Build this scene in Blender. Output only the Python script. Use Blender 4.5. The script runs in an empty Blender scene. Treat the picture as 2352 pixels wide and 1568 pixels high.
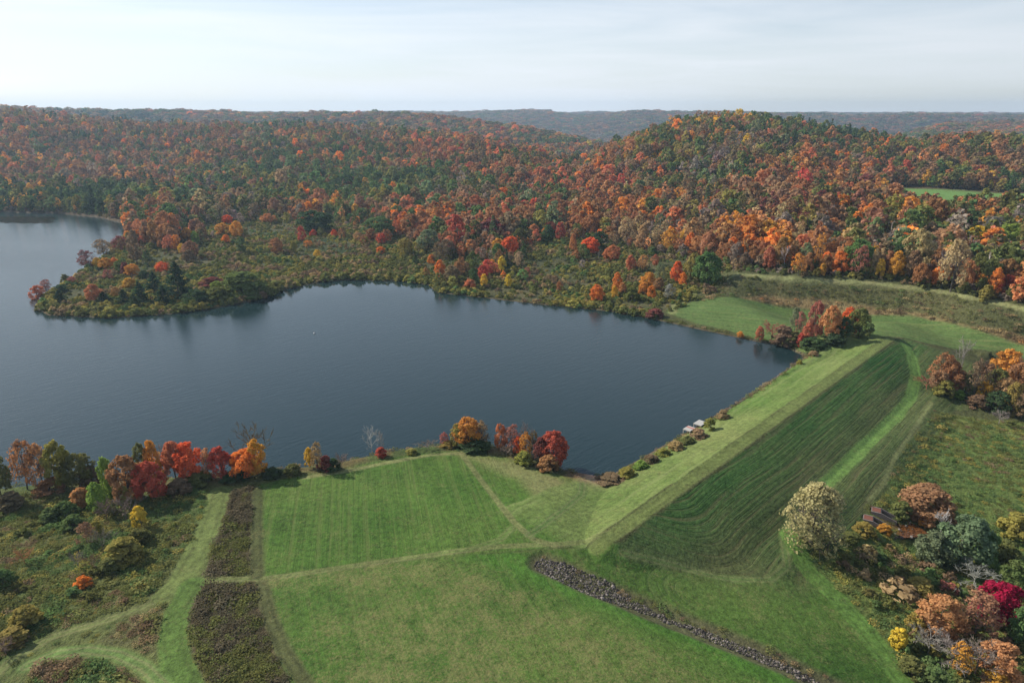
import bpy, bmesh, math, random
import numpy as np
from mathutils import Vector
random.seed(7)
SC = bpy.context.scene
COL = SC.collection

# ------------------------------------------------------------------ camera
F, CX, CY, CAMH = 1568.0, 1176.0, 784.0, 90.0        # photo measured on a 2352 x 1568 grid
PITCH = math.atan((CY - 258.0) / F)
CP, SP = math.cos(PITCH), math.sin(PITCH)
cam_d = bpy.data.cameras.new('camera'); cam = bpy.data.objects.new('camera', cam_d); COL.objects.link(cam)
cam_d.sensor_width = 36.0; cam_d.lens = 36.0 * F / 2352.0
cam_d.clip_start = 1.0; cam_d.clip_end = 40000.0
cam.location = (0, 0, CAMH); cam.rotation_euler = (math.pi / 2 - PITCH, 0, 0)
SC.camera = cam

# ------------------------------------------------------------------ light, sky, exposure
SUN_EL = math.radians(35.0)
SUN_H = Vector((-0.906, 0.424)).normalized()          # towards the sun, on the ground plane
sun_dir = Vector((SUN_H.x * math.cos(SUN_EL), SUN_H.y * math.cos(SUN_EL), math.sin(SUN_EL)))
sd = bpy.data.lights.new('sun', 'SUN'); sun = bpy.data.objects.new('sun', sd); COL.objects.link(sun)
sd.energy = 5.0; sd.angle = math.radians(0.5); sd.color = (1.0, 0.92, 0.79)
sun.rotation_euler = sun_dir.to_track_quat('Z', 'Y').to_euler()
W = bpy.data.worlds.new('World'); SC.world = W; W.use_nodes = True
nt = W.node_tree; nt.nodes.clear()
def N(t, kind, **kw):
    n = t.nodes.new(kind)
    for k, v in kw.items(): setattr(n, k, v)
    return n
wo = N(nt, 'ShaderNodeOutputWorld'); bgk = N(nt, 'ShaderNodeBackground'); bgc = N(nt, 'ShaderNodeBackground'); mx = N(nt, 'ShaderNodeMixShader')
sky = N(nt, 'ShaderNodeTexSky', sky_type='NISHITA', sun_disc=False, sun_elevation=SUN_EL,
        sun_rotation=math.atan2(SUN_H.x, SUN_H.y), altitude=400.0, air_density=1.0, dust_density=0.8, ozone_density=2.0)
bgk.inputs['Strength'].default_value = 0.10
nt.links.new(sky.outputs[0], bgk.inputs['Color'])
# thin high cloud veil: streaky cirrus, denser low down
tc = N(nt, 'ShaderNodeTexCoord'); mp = N(nt, 'ShaderNodeMapping'); mp.inputs['Scale'].default_value = (1.5, 2.2, 17.0)
mp.inputs['Rotation'].default_value = (0.06, -0.10, 0.3)
nz = N(nt, 'ShaderNodeTexNoise'); nz.inputs['Scale'].default_value = 1.3; nz.inputs['Detail'].default_value = 7; nz.inputs['Roughness'].default_value = 0.55
nz.inputs['Distortion'].default_value = 0.5
rp = N(nt, 'ShaderNodeMapRange'); rp.inputs[1].default_value = 0.36; rp.inputs[2].default_value = 0.62; rp.inputs[3].default_value = 0.60; rp.inputs[4].default_value = 1.0
sx = N(nt, 'ShaderNodeSeparateXYZ'); el = N(nt, 'ShaderNodeMapRange'); el.inputs[1].default_value = 0.0; el.inputs[2].default_value = 0.50; el.inputs[3].default_value = 1.0; el.inputs[4].default_value = 0.22
mu = N(nt, 'ShaderNodeMath', operation='MULTIPLY')
nt.links.new(tc.outputs['Generated'], mp.inputs[0]); nt.links.new(mp.outputs[0], nz.inputs['Vector']); nt.links.new(nz.outputs[0], rp.inputs[0])
nt.links.new(tc.outputs['Generated'], sx.inputs[0]); nt.links.new(sx.outputs[2], el.inputs[0])
nt.links.new(rp.outputs[0], mu.inputs[0]); nt.links.new(el.outputs[0], mu.inputs[1])
bgc.inputs['Color'].default_value = (0.89, 0.94, 1.0, 1)
dt = N(nt, 'ShaderNodeVectorMath', operation='DOT_PRODUCT'); dt.inputs[1].default_value = sun_dir; nt.links.new(tc.outputs['Generated'], dt.inputs[0])
gl = N(nt, 'ShaderNodeMapRange'); gl.inputs[1].default_value = -0.3; gl.inputs[2].default_value = 0.9; gl.inputs[3].default_value = 0.69; gl.inputs[4].default_value = 0.93
nt.links.new(dt.outputs['Value'], gl.inputs[0]); nt.links.new(gl.outputs[0], bgc.inputs['Strength'])
nt.links.new(mu.outputs[0], mx.inputs[0]); nt.links.new(bgk.outputs[0], mx.inputs[1]); nt.links.new(bgc.outputs[0], mx.inputs[2])
nt.links.new(mx.outputs[0], wo.inputs['Surface'])
SC.view_settings.view_transform = 'Standard'; SC.view_settings.look = 'None'
SC.view_settings.exposure = 0.34; SC.view_settings.gamma = 1.0; SC.view_settings.use_curve_mapping = False
SC.render.engine = 'CYCLES'
SC.cycles.max_bounces = 6; SC.cycles.diffuse_bounces = 2; SC.cycles.glossy_bounces = 2; SC.cycles.transmission_bounces = 2
SC.cycles.volume_bounces = 0; SC.cycles.transparent_max_bounces = 4; SC.cycles.caustics_reflective = False; SC.cycles.caustics_refractive = False
SC.cycles.use_denoising = True

# ------------------------------------------------------------------ small helpers
rng = np.random.default_rng(11)
def smooth(a, b, x):
    t = np.clip((x - a) / (b - a), 0, 1); return t * t * (3 - 2 * t)
def vnoise(x, y, sc, seed=0):
    """value noise in [0,1] on world coordinates"""
    x = np.asarray(x, float) / sc + seed * 17.31; y = np.asarray(y, float) / sc + seed * 9.77
    xi = np.floor(x); yi = np.floor(y); fx = x - xi; fy = y - yi
    fx = fx * fx * (3 - 2 * fx); fy = fy * fy * (3 - 2 * fy)
    def h(i, j):
        v = np.sin(i * 127.1 + j * 311.7 + seed * 74.7) * 43758.5453
        return v - np.floor(v)
    return (h(xi, yi) * (1 - fx) + h(xi + 1, yi) * fx) * (1 - fy) + (h(xi, yi + 1) * (1 - fx) + h(xi + 1, yi + 1) * fx) * fy
def fnoise(x, y, sc, seed=0, octv=3):
    s = 0; a = 0.5; t = 0
    for k in range(octv):
        s = s + a * vnoise(x, y, sc / 2 ** k, seed + k * 3); t += a; a *= 0.5
    return s / t
def ray(u, v):
    a = (np.asarray(u, float) - CX) / F; b = -(np.asarray(v, float) - CY) / F
    return a, CP + b * SP, -SP + b * CP
def un(u, v, z=0.0):
    dx, dy, dz = ray(u, v); t = (z - CAMH) / dz
    return dx * t, dy * t
def proj(x, y, z):
    dz = z - CAMH; fw = y * CP - dz * SP; up = y * SP + dz * CP
    return CX + F * x / fw, CY - F * up / fw
def polysd(poly, X, Y):
    """signed distance to a closed polygon, negative inside"""
    X = np.asarray(X, float); Y = np.asarray(Y, float)
    P = np.asarray(poly, float); Q = np.roll(P, -1, 0)
    d2 = np.full(X.shape, 1e18); ins = np.zeros(X.shape, bool)
    for (ax, ay), (bx, by) in zip(P, Q):
        ex, ey = bx - ax, by - ay; L = ex * ex + ey * ey + 1e-12
        t = np.clip(((X - ax) * ex + (Y - ay) * ey) / L, 0, 1)
        d2 = np.minimum(d2, (X - ax - t * ex) ** 2 + (Y - ay - t * ey) ** 2)
        c = ((ay > Y) != (by > Y))
        with np.errstate(divide='ignore', invalid='ignore'):
            xi = ax + (Y - ay) / (ey if ey else 1e-12) * ex
        ins ^= c & (X < xi)
    d = np.sqrt(d2); return np.where(ins, -d, d)
def linedist(line, X, Y):
    """distance to an open polyline and the distance run along it"""
    P = np.asarray(line, float); best = np.full(np.shape(X), 1e18); run = np.zeros(np.shape(X)); acc = 0.0
    for (ax, ay), (bx, by) in zip(P[:-1], P[1:]):
        ex, ey = bx - ax, by - ay; L = math.hypot(ex, ey) + 1e-9
        t = np.clip(((X - ax) * ex + (Y - ay) * ey) / (L * L), 0, 1)
        d = (X - ax - t * ex) ** 2 + (Y - ay - t * ey) ** 2
        m = d < best; best = np.where(m, d, best); run = np.where(m, acc + t * L, run); acc += L
    return np.sqrt(best), run

# ------------------------------------------------------------------ shape of the land
LAKE_PX = [(-600, 452), (-300, 470), (0, 487), (140, 491), (230, 500), (281, 512), (285, 535), (245, 588), (200, 620), (150, 655), (92, 688), (84, 708), (110, 724),
           (250, 731), (400, 721), (500, 707), (600, 687), (650, 667), (730, 649), (800, 643), (930, 647), (985, 655), (1003, 672), (1100, 683), (1250, 700),
           (1400, 715), (1500, 733), (1600, 755), (1730, 783), (1800, 795), (1850, 819), (1690, 928), (1400, 1093), (1385, 1096), (1330, 1086), (1290, 1078),
           (1245, 1055), (1200, 1033), (1150, 1026), (1090, 1024), (1030, 1018), (1000, 1026), (940, 1032), (880, 1042), (820, 1054), (780, 1063), (700, 1074),
           (640, 1080), (580, 1086), (500, 1090), (400, 1098), (300, 1104), (200, 1108), (100, 1113), (40, 1120), (0, 1126), (-300, 1146), (-800, 1170)]
LAKE = np.array([un(u, v, 0.0) for u, v in LAKE_PX])
CTRL_PX = [(1290, 1248, 6), (900, 1285, 5.5), (600, 1330, 5), (430, 1335, 4.5), (100, 1460, 4), (-200, 1560, 4), (0, 1568, 4), (300, 1568, 5), (680, 1568, 6), (1240, 1560, 5.5),
           (1000, 1420, 6), (1240, 1290, 5.6), (1050, 1045, 2.6), (800, 1075, 2.6), (610, 1105, 2.6), (1340, 1110, 1.6), (1150, 1150, 4.2), (800, 1180, 4.2), (300, 1170, 2.6),
           (0, 1170, 2.4), (0, 1300, 3.6), (-300, 1300, 3.5), (1400, 1330, 4.2), (1600, 1350, 1), (1780, 1330, -2.2), (1850, 1265, -3.6), (1500, 1400, 3.6), (1700, 1500, 1.8),
           (1850, 1560, 0.6), (2050, 1568, -3.6), (1950, 1420, -3.8), (2100, 1400, -5.6), (2300, 1450, -6.5), (2500, 1568, -7), (2010, 1210, -6.8), (2200, 1300, -7.5),
           (2352, 1200, -7), (2600, 1200, -7), (2200, 1050, -5), (2352, 1000, -4.5), (2600, 1000, -4), (2150, 900, -2), (2230, 840, 0), (2352, 800, 1), (2090, 800, 3.2),
           (1990, 1150, -5.6), (2140, 930, -3.2), (1540, 715, 2), (1750, 715, 3), (1900, 790, 4.2), (2050, 740, 4), (2352, 772, 4), (2600, 800, 4), (1700, 690, 3.6),
           (1650, 652, 6), (1580, 700, 2.2), (1600, 665, 5),
           (1400, 600, 2), (1200, 620, 1.5), (1000, 610, 1.4), (700, 560, 1.5), (850, 600, 1.2), (400, 600, 1.4), (250, 650, 1.0), (150, 690, 0.8), (1530, 640, 3), (1300, 580, 2.2), (600, 620, 1.0), (500, 540, 1.6)]
# forest front: foot of the woods, (u, v, z)
FRONT = [(-1200, 440, 2), (-400, 466, 2), (0, 485, 1.5), (140, 489, 1.5), (230, 497, 1.5), (284, 509, 1.5), (292, 545, 1.5), (345, 572, 1.6), (400, 556, 1.8), (440, 526, 2), (490, 503, 2), (620, 494, 2), (720, 506, 2), (860, 522, 2),
         (940, 552, 2), (1040, 586, 2), (1120, 575, 2), (1200, 556, 2.5), (1300, 540, 3), (1420, 562, 4), (1560, 588, 6), (1650, 606, 9), (1695, 622, 12), (1800, 625, 14), (2000, 637, 15),
         (2150, 655, 15), (2352, 694, 15), (2500, 730, 15), (3200, 820, 14)]
fr = np.array([(*un(u, v, z), z) for u, v, z in FRONT])
S_K = fr[:, 0] / fr[:, 1]
cx_ = np.array([un(u, v, z) for u, v, z in CTRL_PX]); cz_ = np.array([z for _, _, z in CTRL_PX], float)
BANKTOP = [(1690, 630, 12), (1800, 634, 13.5), (2000, 647, 14.2), (2150, 665, 14.2), (2352, 706, 14.2), (2700, 770, 14)]
_b = np.array(BANKTOP, float); _u = np.arange(1690, 2700, 45.0)
bt = np.array([(*un(u, np.interp(u, _b[:, 0], _b[:, 1]), np.interp(u, _b[:, 0], _b[:, 2])), np.interp(u, _b[:, 0], _b[:, 2])) for u in _u])
BANKFOOT = [(1700, 684, 3.8), (1760, 680, 4), (1900, 692, 4.4), (2000, 704, 4.5), (2110, 720, 4.6), (2230, 752, 4.4), (2352, 776, 4.2), (2600, 830, 4)]
_b = np.array(BANKFOOT, float); bf = np.array([(*un(u, np.interp(u, _b[:, 0], _b[:, 1]), np.interp(u, _b[:, 0], _b[:, 2])), np.interp(u, _b[:, 0], _b[:, 2])) for u in np.arange(1720, 2600, 60.0)])
keep = [i for i in range(len(fr)) if -1.0 < S_K[i] < 1.0]
_f = np.array([r for r in FRONT], float); ff = np.array([(*un(u, np.interp(u, _f[:, 0], _f[:, 1]), np.interp(u, _f[:, 0], _f[:, 2])), np.interp(u, _f[:, 0], _f[:, 2])) for u in np.arange(1720, 2600, 45.0)])
PC = np.vstack([cx_, fr[keep][:, :2], bt[:, :2], bf[:, :2], ff[:, :2]]); ZC = np.concatenate([cz_, fr[keep][:, 2], bt[:, 2], bf[:, 2], ff[:, 2]])
def tps(r2): return 0.5 * r2 * np.log(r2 + 1e-9)
_S = 100.0
def _solve():
    Q = PC / _S; n = len(Q); d2 = ((Q[:, None] - Q[None]) ** 2).sum(-1)
    A = np.zeros((n + 3, n + 3)); A[:n, :n] = tps(d2) + np.eye(n) * 2e-3; A[:n, n] = 1; A[n, :n] = 1; A[:n, n + 1:] = Q; A[n + 1:, :n] = Q.T
    return np.linalg.solve(A, np.concatenate([ZC, np.zeros(3)]))
_Wt = _solve()
def tpl(X, Y):
    s = np.clip(X / np.maximum(Y, 1.0), -0.98, 0.98); yy = np.clip(Y, 80.0, 900.0); xx = np.where((Y < 80) | (np.abs(X) > 0.98 * Y), np.clip(X, -0.98 * yy, 0.98 * yy), X)
    q = np.stack([xx / _S, yy / _S], -1); out = np.zeros(np.shape(X)); n = len(PC)
    for i in range(n): out = out + _Wt[i] * tps((q[..., 0] - PC[i, 0] / _S) ** 2 + (q[..., 1] - PC[i, 1] / _S) ** 2)
    out = out + _Wt[n] + _Wt[n + 1] * q[..., 0] + _Wt[n + 2] * q[..., 1]
    return np.clip(out, -9, 17)
# the dam: crest line, upstream 1:3.2, downstream 1:2.4 with a berm
C0 = np.array(un(1390, 1240, 6.0)); C1 = np.array(un(2044, 776, 6.0)); DL = float(np.linalg.norm(C1 - C0)); DT = (C1 - C0) / DL; DNv = np.array([DT[1], -DT[0]])
def dam_uv(X, Y):
    return (X - C0[0]) * DT[0] + (Y - C0[1]) * DT[1], (X - C0[0]) * DNv[0] + (Y - C0[1]) * DNv[1]
def damz(X, Y):
    a, d = dam_uv(X, Y); over = np.maximum(0, np.maximum(-a, a - DL))
    up = 6 - np.maximum(0, -d - 2.2) / 3.05
    e = np.maximum(0, d - 2.2); dn = np.where(e < 18, 6 - e / 2.4, np.where(e < 24, -1.5 - (e - 18) * 0.06, -1.86 - (e - 24) / 3.2))
    return np.where(d < 0, up, dn) - over * 0.22 - np.maximum(0, over - 12) * 0.3
# wooded hills beyond: crest lines read off the photo, (u, v of the treetops, forward distance)
TREE_H = 17.0
R_MID = [(-1400, 400, 900), (0, 400, 820), (400, 420, 760), (800, 430, 720), (1100, 455, 690), (1250, 475, 650), (1400, 470, 600), (1600, 480, 560), (1700, 490, 540), (1900, 440, 640), (2060, 428, 680), (2352, 432, 680), (3200, 430, 680)]
R_FRONT = [(-1400, 262, 1300), (-300, 250, 1300), (0, 252, 1280), (70, 257, 1280), (140, 266, 1320), (240, 276, 1400), (400, 283, 1420), (790, 285, 1380), (900, 291, 1300), (1000, 301, 1220), (1090, 312, 1120), (1190, 335, 1020), (1280, 356, 950),
           (1342, 358, 960), (1420, 318, 1000), (1490, 290, 1040), (1562, 268, 1080), (1630, 259, 1100), (1700, 259, 1100), (1766, 267, 1080), (1834, 274, 1060), (1902, 290, 1030), (1970, 299, 1000), (2038, 314, 960), (2110, 327, 900), (2174, 321, 860), (2242, 317, 840),
           (2352, 320, 830), (3200, 316, 830)]
R_BACK = [(-1400, 244, 2300), (-300, 233, 2300), (0, 238, 2300), (78, 245, 2350), (170, 247, 2500), (340, 248, 2600), (510, 250, 2600), (578, 256, 2600), (680, 255, 2500), (790, 254, 2400), (917, 254, 2300), (985, 258, 2200), (1053, 266, 2150), (1121, 276, 2050),
          (1223, 293, 1900), (1342, 320, 1750), (1400, 335, 1700), (1600, 345, 1700), (1900, 330, 1900), (2038, 310, 2300), (2123, 290, 2500), (2174, 278, 2600), (2352, 273, 2700), (3200, 272, 2700)]
R_FAR = [(-1400, 258, 5200), (900, 262, 5200), (985, 256, 5200), (1121, 252, 5000), (1223, 249, 5000), (1260, 251, 5000), (1291, 257, 4900), (1340, 262, 4800), (1393, 258, 4700), (1440, 253, 4700), (1478, 250, 4600), (1571, 254, 4500), (1640, 252, 4400), (1834, 257, 4200), (1970, 262, 4000), (2040, 260, 4000),
         (2106, 257, 4000), (2200, 260, 4000), (2352, 262, 4000), (3200, 262, 4000)]
R_LAST = [(-1400, 254, 6300), (800, 255, 6300), (917, 253, 6300), (985, 254, 6300), (1100, 257, 6300), (1250, 257, 6300), (1320, 256, 6300), (1370, 254, 6300), (1420, 256, 6300), (3200, 258, 6300)]
S_GRID = np.linspace(-1.15, 1.15, 921)
def layer(rows, th):
    u = np.array([r[0] for r in rows], float); v = np.array([r[1] for r in rows], float); y = np.array([r[2] for r in rows], float)
    uu = np.linspace(-1400, 3200, 2301); k = np.ones(15) / 15
    vv = np.interp(uu, u, v); yy = np.interp(uu, u, y); vv[7:-7] = np.convolve(vv, k, 'valid'); yy[7:-7] = np.convolve(yy, k, 'valid')
    dx, dy, dz = ray(uu, vv); s = dx / dy
    return np.interp(S_GRID, s, yy), np.interp(S_GRID, s, CAMH + yy / dy * dz - th)
Y1 = np.interp(S_GRID, S_K, fr[:, 1]); Z1 = np.interp(S_GRID, S_K, fr[:, 2])
ym, zm = layer(R_MID, TREE_H); yf, zf = layer(R_FRONT, TREE_H); yb, zb = layer(R_BACK, TREE_H); ya, za = layer(R_FAR, TREE_H); yl, zl = layer(R_LAST, TREE_H)
ym = np.maximum(ym, Y1 + 60)
zm = np.clip(zm, Z1 + 3, None)
YL = [Y1, ym, yf, 0.5 * yf + 0.5 * yb, yb, 0.5 * yb + 0.5 * ya, ya, 0.5 * (ya + yl), yl, yl * 1.3]
ZL = [Z1, zm, zf, np.minimum(zf, zb) - 28, zb, np.minimum(zb, za) - 60, za, np.minimum(za, zl) - 70, zl, zl - 90]
YLa, ZLa = np.array(YL), np.array(ZL)
dY = np.diff(YLa, axis=0); SL = np.diff(ZLa, axis=0) / dY
M = np.zeros_like(ZLa); M[0] = SL[0]; M[-1] = SL[-1]
for k in range(1, len(YL) - 1):
    a, b = SL[k - 1], SL[k]; M[k] = np.where(a * b > 0, 2 * a * b / (a + b + 1e-12), 0)
def hills(X, Y):
    s = np.clip(X / np.maximum(Y, 1), -1.14, 1.14); f = (s + 1.15) / 2.3 * 920; i = np.clip(f.astype(int), 0, 919); w = f - i
    out = np.zeros(np.shape(X)); ge = lambda A, k: A[k][i] * (1 - w) + A[k][i + 1] * w
    yk = ge(YLa, 0); zk = ge(ZLa, 0); mk = ge(M, 0); out[...] = zk
    for k in range(len(YL) - 1):
        y2 = ge(YLa, k + 1); z2 = ge(ZLa, k + 1); m2 = ge(M, k + 1); h = y2 - yk; t = np.clip((Y - yk) / h, 0, 1)
        seg = (2 * t ** 3 - 3 * t ** 2 + 1) * zk + (t ** 3 - 2 * t ** 2 + t) * h * mk + (-2 * t ** 3 + 3 * t ** 2) * z2 + (t ** 3 - t ** 2) * h * m2
        out = np.where(Y >= yk, seg, out); yk, zk, mk = y2, z2, m2
    und = (fnoise(X, Y, 260, 3) - 0.5) * 9 * smooth(0, 300, Y - ge(YLa, 0)) * smooth(6500, 3000, Y)
    und2 = (fnoise(X, Y, 210, 13, 2) - 0.5) * 46 * smooth(20, 220, Y - ge(YLa, 0)) * smooth(20, 260, ge(YLa, 2) - Y)
    return out + und * np.clip(out / 40, 0, 1) + und2 * np.clip(out / 30, 0, 1)
def front_y(X, Y):
    s = np.clip(X / np.maximum(Y, 1), -1.14, 1.14); return np.interp(s, S_GRID, Y1)
DITCH = None; PITS = []
def height(X, Y, ditch=True):
    X = np.asarray(X, float); Y = np.asarray(Y, float); sh = X.shape; X = X.ravel(); Y = Y.ravel()
    y1 = front_y(X, Y); far = Y > y1; z = np.zeros(X.shape)
    n = ~far
    if n.any():
        x, y = X[n], Y[n]; b = tpl(x, y); sdl = polysd(LAKE, x, y)
        b = b + (fnoise(x, y, 9, 5) - 0.5) * 0.35
        lim = 0.10 + np.maximum(sdl, 0) * np.where(y < 260, 0.55, 0.16)
        b = np.where(sdl < 25, np.minimum(b, np.where(b > 0, np.maximum(lim, 0.1), b)), b)
        a, d = dam_uv(x, y); b = np.where((d < 6) | (a < -14) | (a > DL + 25), np.maximum(b, np.where((a > -25) & (a < DL + 30) & (np.abs(d) < 30), 0.1, b)), b)
        b = np.maximum(b, damz(x, y))
        b = np.where(sdl < 0, np.maximum(-3.5, sdl * 0.22) - 0.12, b)
        if ditch and DITCH is not None:
            dd, _ = linedist(DITCH[:, :2], x, y); wd = 2.6 + 1.6 * (fnoise(x, y, 14, 8) - 0.5)
            b = b - 0.9 * smooth(wd + 1.2, wd - 1.2, dd)
        for (px_, py_, an, L_, w_, dp) in PITS:
            lx = (x - px_) * math.cos(an) + (y - py_) * math.sin(an); ly = -(x - px_) * math.sin(an) + (y - py_) * math.cos(an)
            b = b - dp * smooth(-0.35, 0.05, lx) * smooth(L_ + 0.4, L_ - 0.2, lx) * smooth(w_ / 2 + 0.05, w_ / 2 - 0.35, np.abs(ly))
        z[n] = b
    if far.any():
        x, y = X[far], Y[far]; hz = hills(x, y); sdl = polysd(LAKE, x, y)
        z[far] = np.where(sdl < 0, np.maximum(-3.5, sdl * 0.22) - 0.12, hz)
    return z.reshape(sh)
def hit(U, V):
    """where the sight lines through photo points meet the ground"""
    U = np.atleast_1d(np.asarray(U, float)); V = np.atleast_1d(np.asarray(V, float)); out = np.zeros((len(U), 3))
    ys = np.geomspace(62, 8500, 900)
    for k in range(len(U)):
        dx, dy, dz = ray(U[k], V[k]); t = ys / dy; x = dx * t; z = CAMH + dz * t; g = height(x, ys) - z
        j = np.argmax(g > 0)
        if g[j] <= 0: j = len(ys) - 1
        if j == 0: j = 1
        w = g[j - 1] / (g[j - 1] - g[j] + 1e-12); y = ys[j - 1] + w * (ys[j] - ys[j - 1]); out[k] = dx / dy * y, y, CAMH + dz / dy * y
    return out
def hpoly(px): return hit([p[0] for p in px], [p[1] for p in px])[:, :2]

# the two outlet channels are cut into the valley floor
_q1, _q2 = hit([1985], [1188])[0], hit([2060], [1225])[0]; OUT_A = math.atan2(_q2[1] - _q1[1], _q2[0] - _q1[0])
OUT_P = hit([1984, 2003], [1190, 1172])

# ------------------------------------------------------------------ node helpers and materials
def newmat(name):
    m = bpy.data.materials.new(name); m.use_nodes = True; t = m.node_tree; t.nodes.clear()
    o = N(t, 'ShaderNodeOutputMaterial'); return m, t, o
def math_(t, op, a, b=None):
    n = N(t, 'ShaderNodeMath', operation=op)
    for i, x in enumerate((a, b)):
        if x is None: continue
        if isinstance(x, (int, float)): n.inputs[i].default_value = x
        else: t.links.new(x, n.inputs[i])
    return n.outputs[0]
def rgbmix(t, fac, a, b, blend='MIX'):
    n = N(t, 'ShaderNodeMix', data_type='RGBA', blend_type=blend)
    for i, x in ((0, fac), (6, a), (7, b)):
        if isinstance(x, (int, float)): n.inputs[i].default_value = x
        elif isinstance(x, tuple): n.inputs[i].default_value = (*x, 1)
        else: t.links.new(x, n.inputs[i])
    return n.outputs[2]
def maprange(t, x, a, b, c, d):
    n = N(t, 'ShaderNodeMapRange')
    for i, q in enumerate((a, b, c, d)): n.inputs[i + 1].default_value = q
    t.links.new(x, n.inputs[0]); return n.outputs[0]
def noise_(t, vec, scale, detail=3, rough=0.55, dist=0.0):
    n = N(t, 'ShaderNodeTexNoise'); n.inputs['Scale'].default_value = scale; n.inputs['Detail'].default_value = detail
    n.inputs['Roughness'].default_value = rough; n.inputs['Distortion'].default_value = dist
    if vec is not None: t.links.new(vec, n.inputs['Vector'])
    return n.outputs[0]
def attr(t, name, kind='GEOMETRY', out='Color'):
    n = N(t, 'ShaderNodeAttribute', attribute_type=kind, attribute_name=name); return n.outputs[out]
def mapping(t, vec, scale=(1, 1, 1), rot=(0, 0, 0)):
    n = N(t, 'ShaderNodeMapping'); n.inputs['Scale'].default_value = scale; n.inputs['Rotation'].default_value = rot
    t.links.new(vec, n.inputs[0]); return n.outputs[0]
def diffuse(t, o, col, rough=0.9, bump=None, dist=0.1, strength=1.0):
    b = N(t, 'ShaderNodeBsdfPrincipled'); b.inputs['Roughness'].default_value = rough; b.inputs['Specular IOR Level'].default_value = 0.15
    if isinstance(col, tuple): b.inputs['Base Color'].default_value = (*col, 1)
    else: t.links.new(col, b.inputs['Base Color'])
    if bump is not None:
        n = N(t, 'ShaderNodeBump'); n.inputs['Distance'].default_value = dist
        if isinstance(strength, float): n.inputs['Strength'].default_value = strength
        else: t.links.new(strength, n.inputs['Strength'])
        t.links.new(bump, n.inputs['Height']); t.links.new(n.outputs[0], b.inputs['Normal'])
    t.links.new(b.outputs[0], o.inputs['Surface']); return b

GROUND, t, o = newmat('ground')
pos = N(t, 'ShaderNodeNewGeometry').outputs['Position']
tuft = noise_(t, pos, 0.85, 4, 0.65); fine = noise_(t, pos, 3.2, 3, 0.7); patch = noise_(t, pos, 0.07, 4, 0.6)
fl = attr(t, 'fleck', out='Fac'); fw_ = attr(t, 'furrow', out='Fac'); fa = attr(t, 'furrow_amount', out='Fac'); ru = attr(t, 'rough', out='Fac')
c = attr(t, 'tint')
v = math_(t, 'ADD', math_(t, 'MULTIPLY', math_(t, 'SUBTRACT', tuft, 0.5), 1.9), math_(t, 'ADD', math_(t, 'MULTIPLY', math_(t, 'SUBTRACT', fine, 0.5), 1.7), math_(t, 'MULTIPLY', math_(t, 'SUBTRACT', patch, 0.5), 0.7)))
v = math_(t, 'MAXIMUM', math_(t, 'ADD', 1.0, v), 0.3)
c = rgbmix(t, 1.0, c, N(t, 'ShaderNodeCombineColor').outputs[0], 'MIX') if False else c
cv = N(t, 'ShaderNodeVectorMath', operation='SCALE'); t.links.new(c, cv.inputs[0]); t.links.new(v, cv.inputs[3]); c = cv.outputs[0]
# dry straw flecks
fk = math_(t, 'ADD', math_(t, 'MULTIPLY', noise_(t, pos, 2.1, 6, 0.85), 0.70), math_(t, 'MULTIPLY', noise_(t, pos, 0.25, 3, 0.6), 0.30))
fm = maprange(t, math_(t, 'ADD', fk, math_(t, 'MULTIPLY', fl, 0.17)), 0.56, 0.70, 0.0, 0.60)
c = rgbmix(t, fm, c, (0.23, 0.195, 0.085))
# mowing rows: long streaks along the row coordinate
cm = N(t, 'ShaderNodeCombineXYZ'); t.links.new(fw_, cm.inputs[0])
sp_ = N(t, 'ShaderNodeSeparateXYZ'); t.links.new(pos, sp_.inputs[0]); t.links.new(math_(t, 'MULTIPLY', math_(t, 'ADD', sp_.outputs[0], sp_.outputs[1]), 0.03), cm.inputs[1])
row = noise_(t, cm.outputs[0], 0.62, 3, 0.7)
rm = maprange(t, row, 0.36, 0.64, -1.0, 1.0); rm = math_(t, 'MULTIPLY', rm, fa)
rowc = rgbmix(t, math_(t, 'MAXIMUM', rm, 0.0), c, attr(t, 'row_tint'))
dk = N(t, 'ShaderNodeVectorMath', operation='SCALE'); t.links.new(rowc, dk.inputs[0]); t.links.new(math_(t, 'ADD', 1.0, math_(t, 'MULTIPLY', math_(t, 'MINIMUM', rm, 0.0), 0.30)), dk.inputs[3])
h = math_(t, 'ADD', math_(t, 'ADD', tuft, math_(t, 'MULTIPLY', fine, 0.35)), math_(t, 'MULTIPLY', rm, 0.35))
diffuse(t, o, dk.outputs[0], 0.95, h, 0.8, ru)

def simple(name, col, sc=3.0, amt=0.5, rough=0.9, bump=0.3, dist=0.05):
    m, t, o = newmat(name); tc = N(t, 'ShaderNodeTexCoord').outputs['Object']
    n = noise_(t, tc, sc, 5, 0.65); n2 = noise_(t, tc, sc * 0.23, 3, 0.6)
    v = math_(t, 'ADD', 1.0 - amt * 0.75, math_(t, 'MULTIPLY', math_(t, 'ADD', n, math_(t, 'MULTIPLY', n2, 0.5)), amt))
    s = N(t, 'ShaderNodeVectorMath', operation='SCALE'); s.inputs[0].default_value = col; t.links.new(v, s.inputs[3])
    diffuse(t, o, s.outputs[0], rough, n, dist, bump); return m

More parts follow.
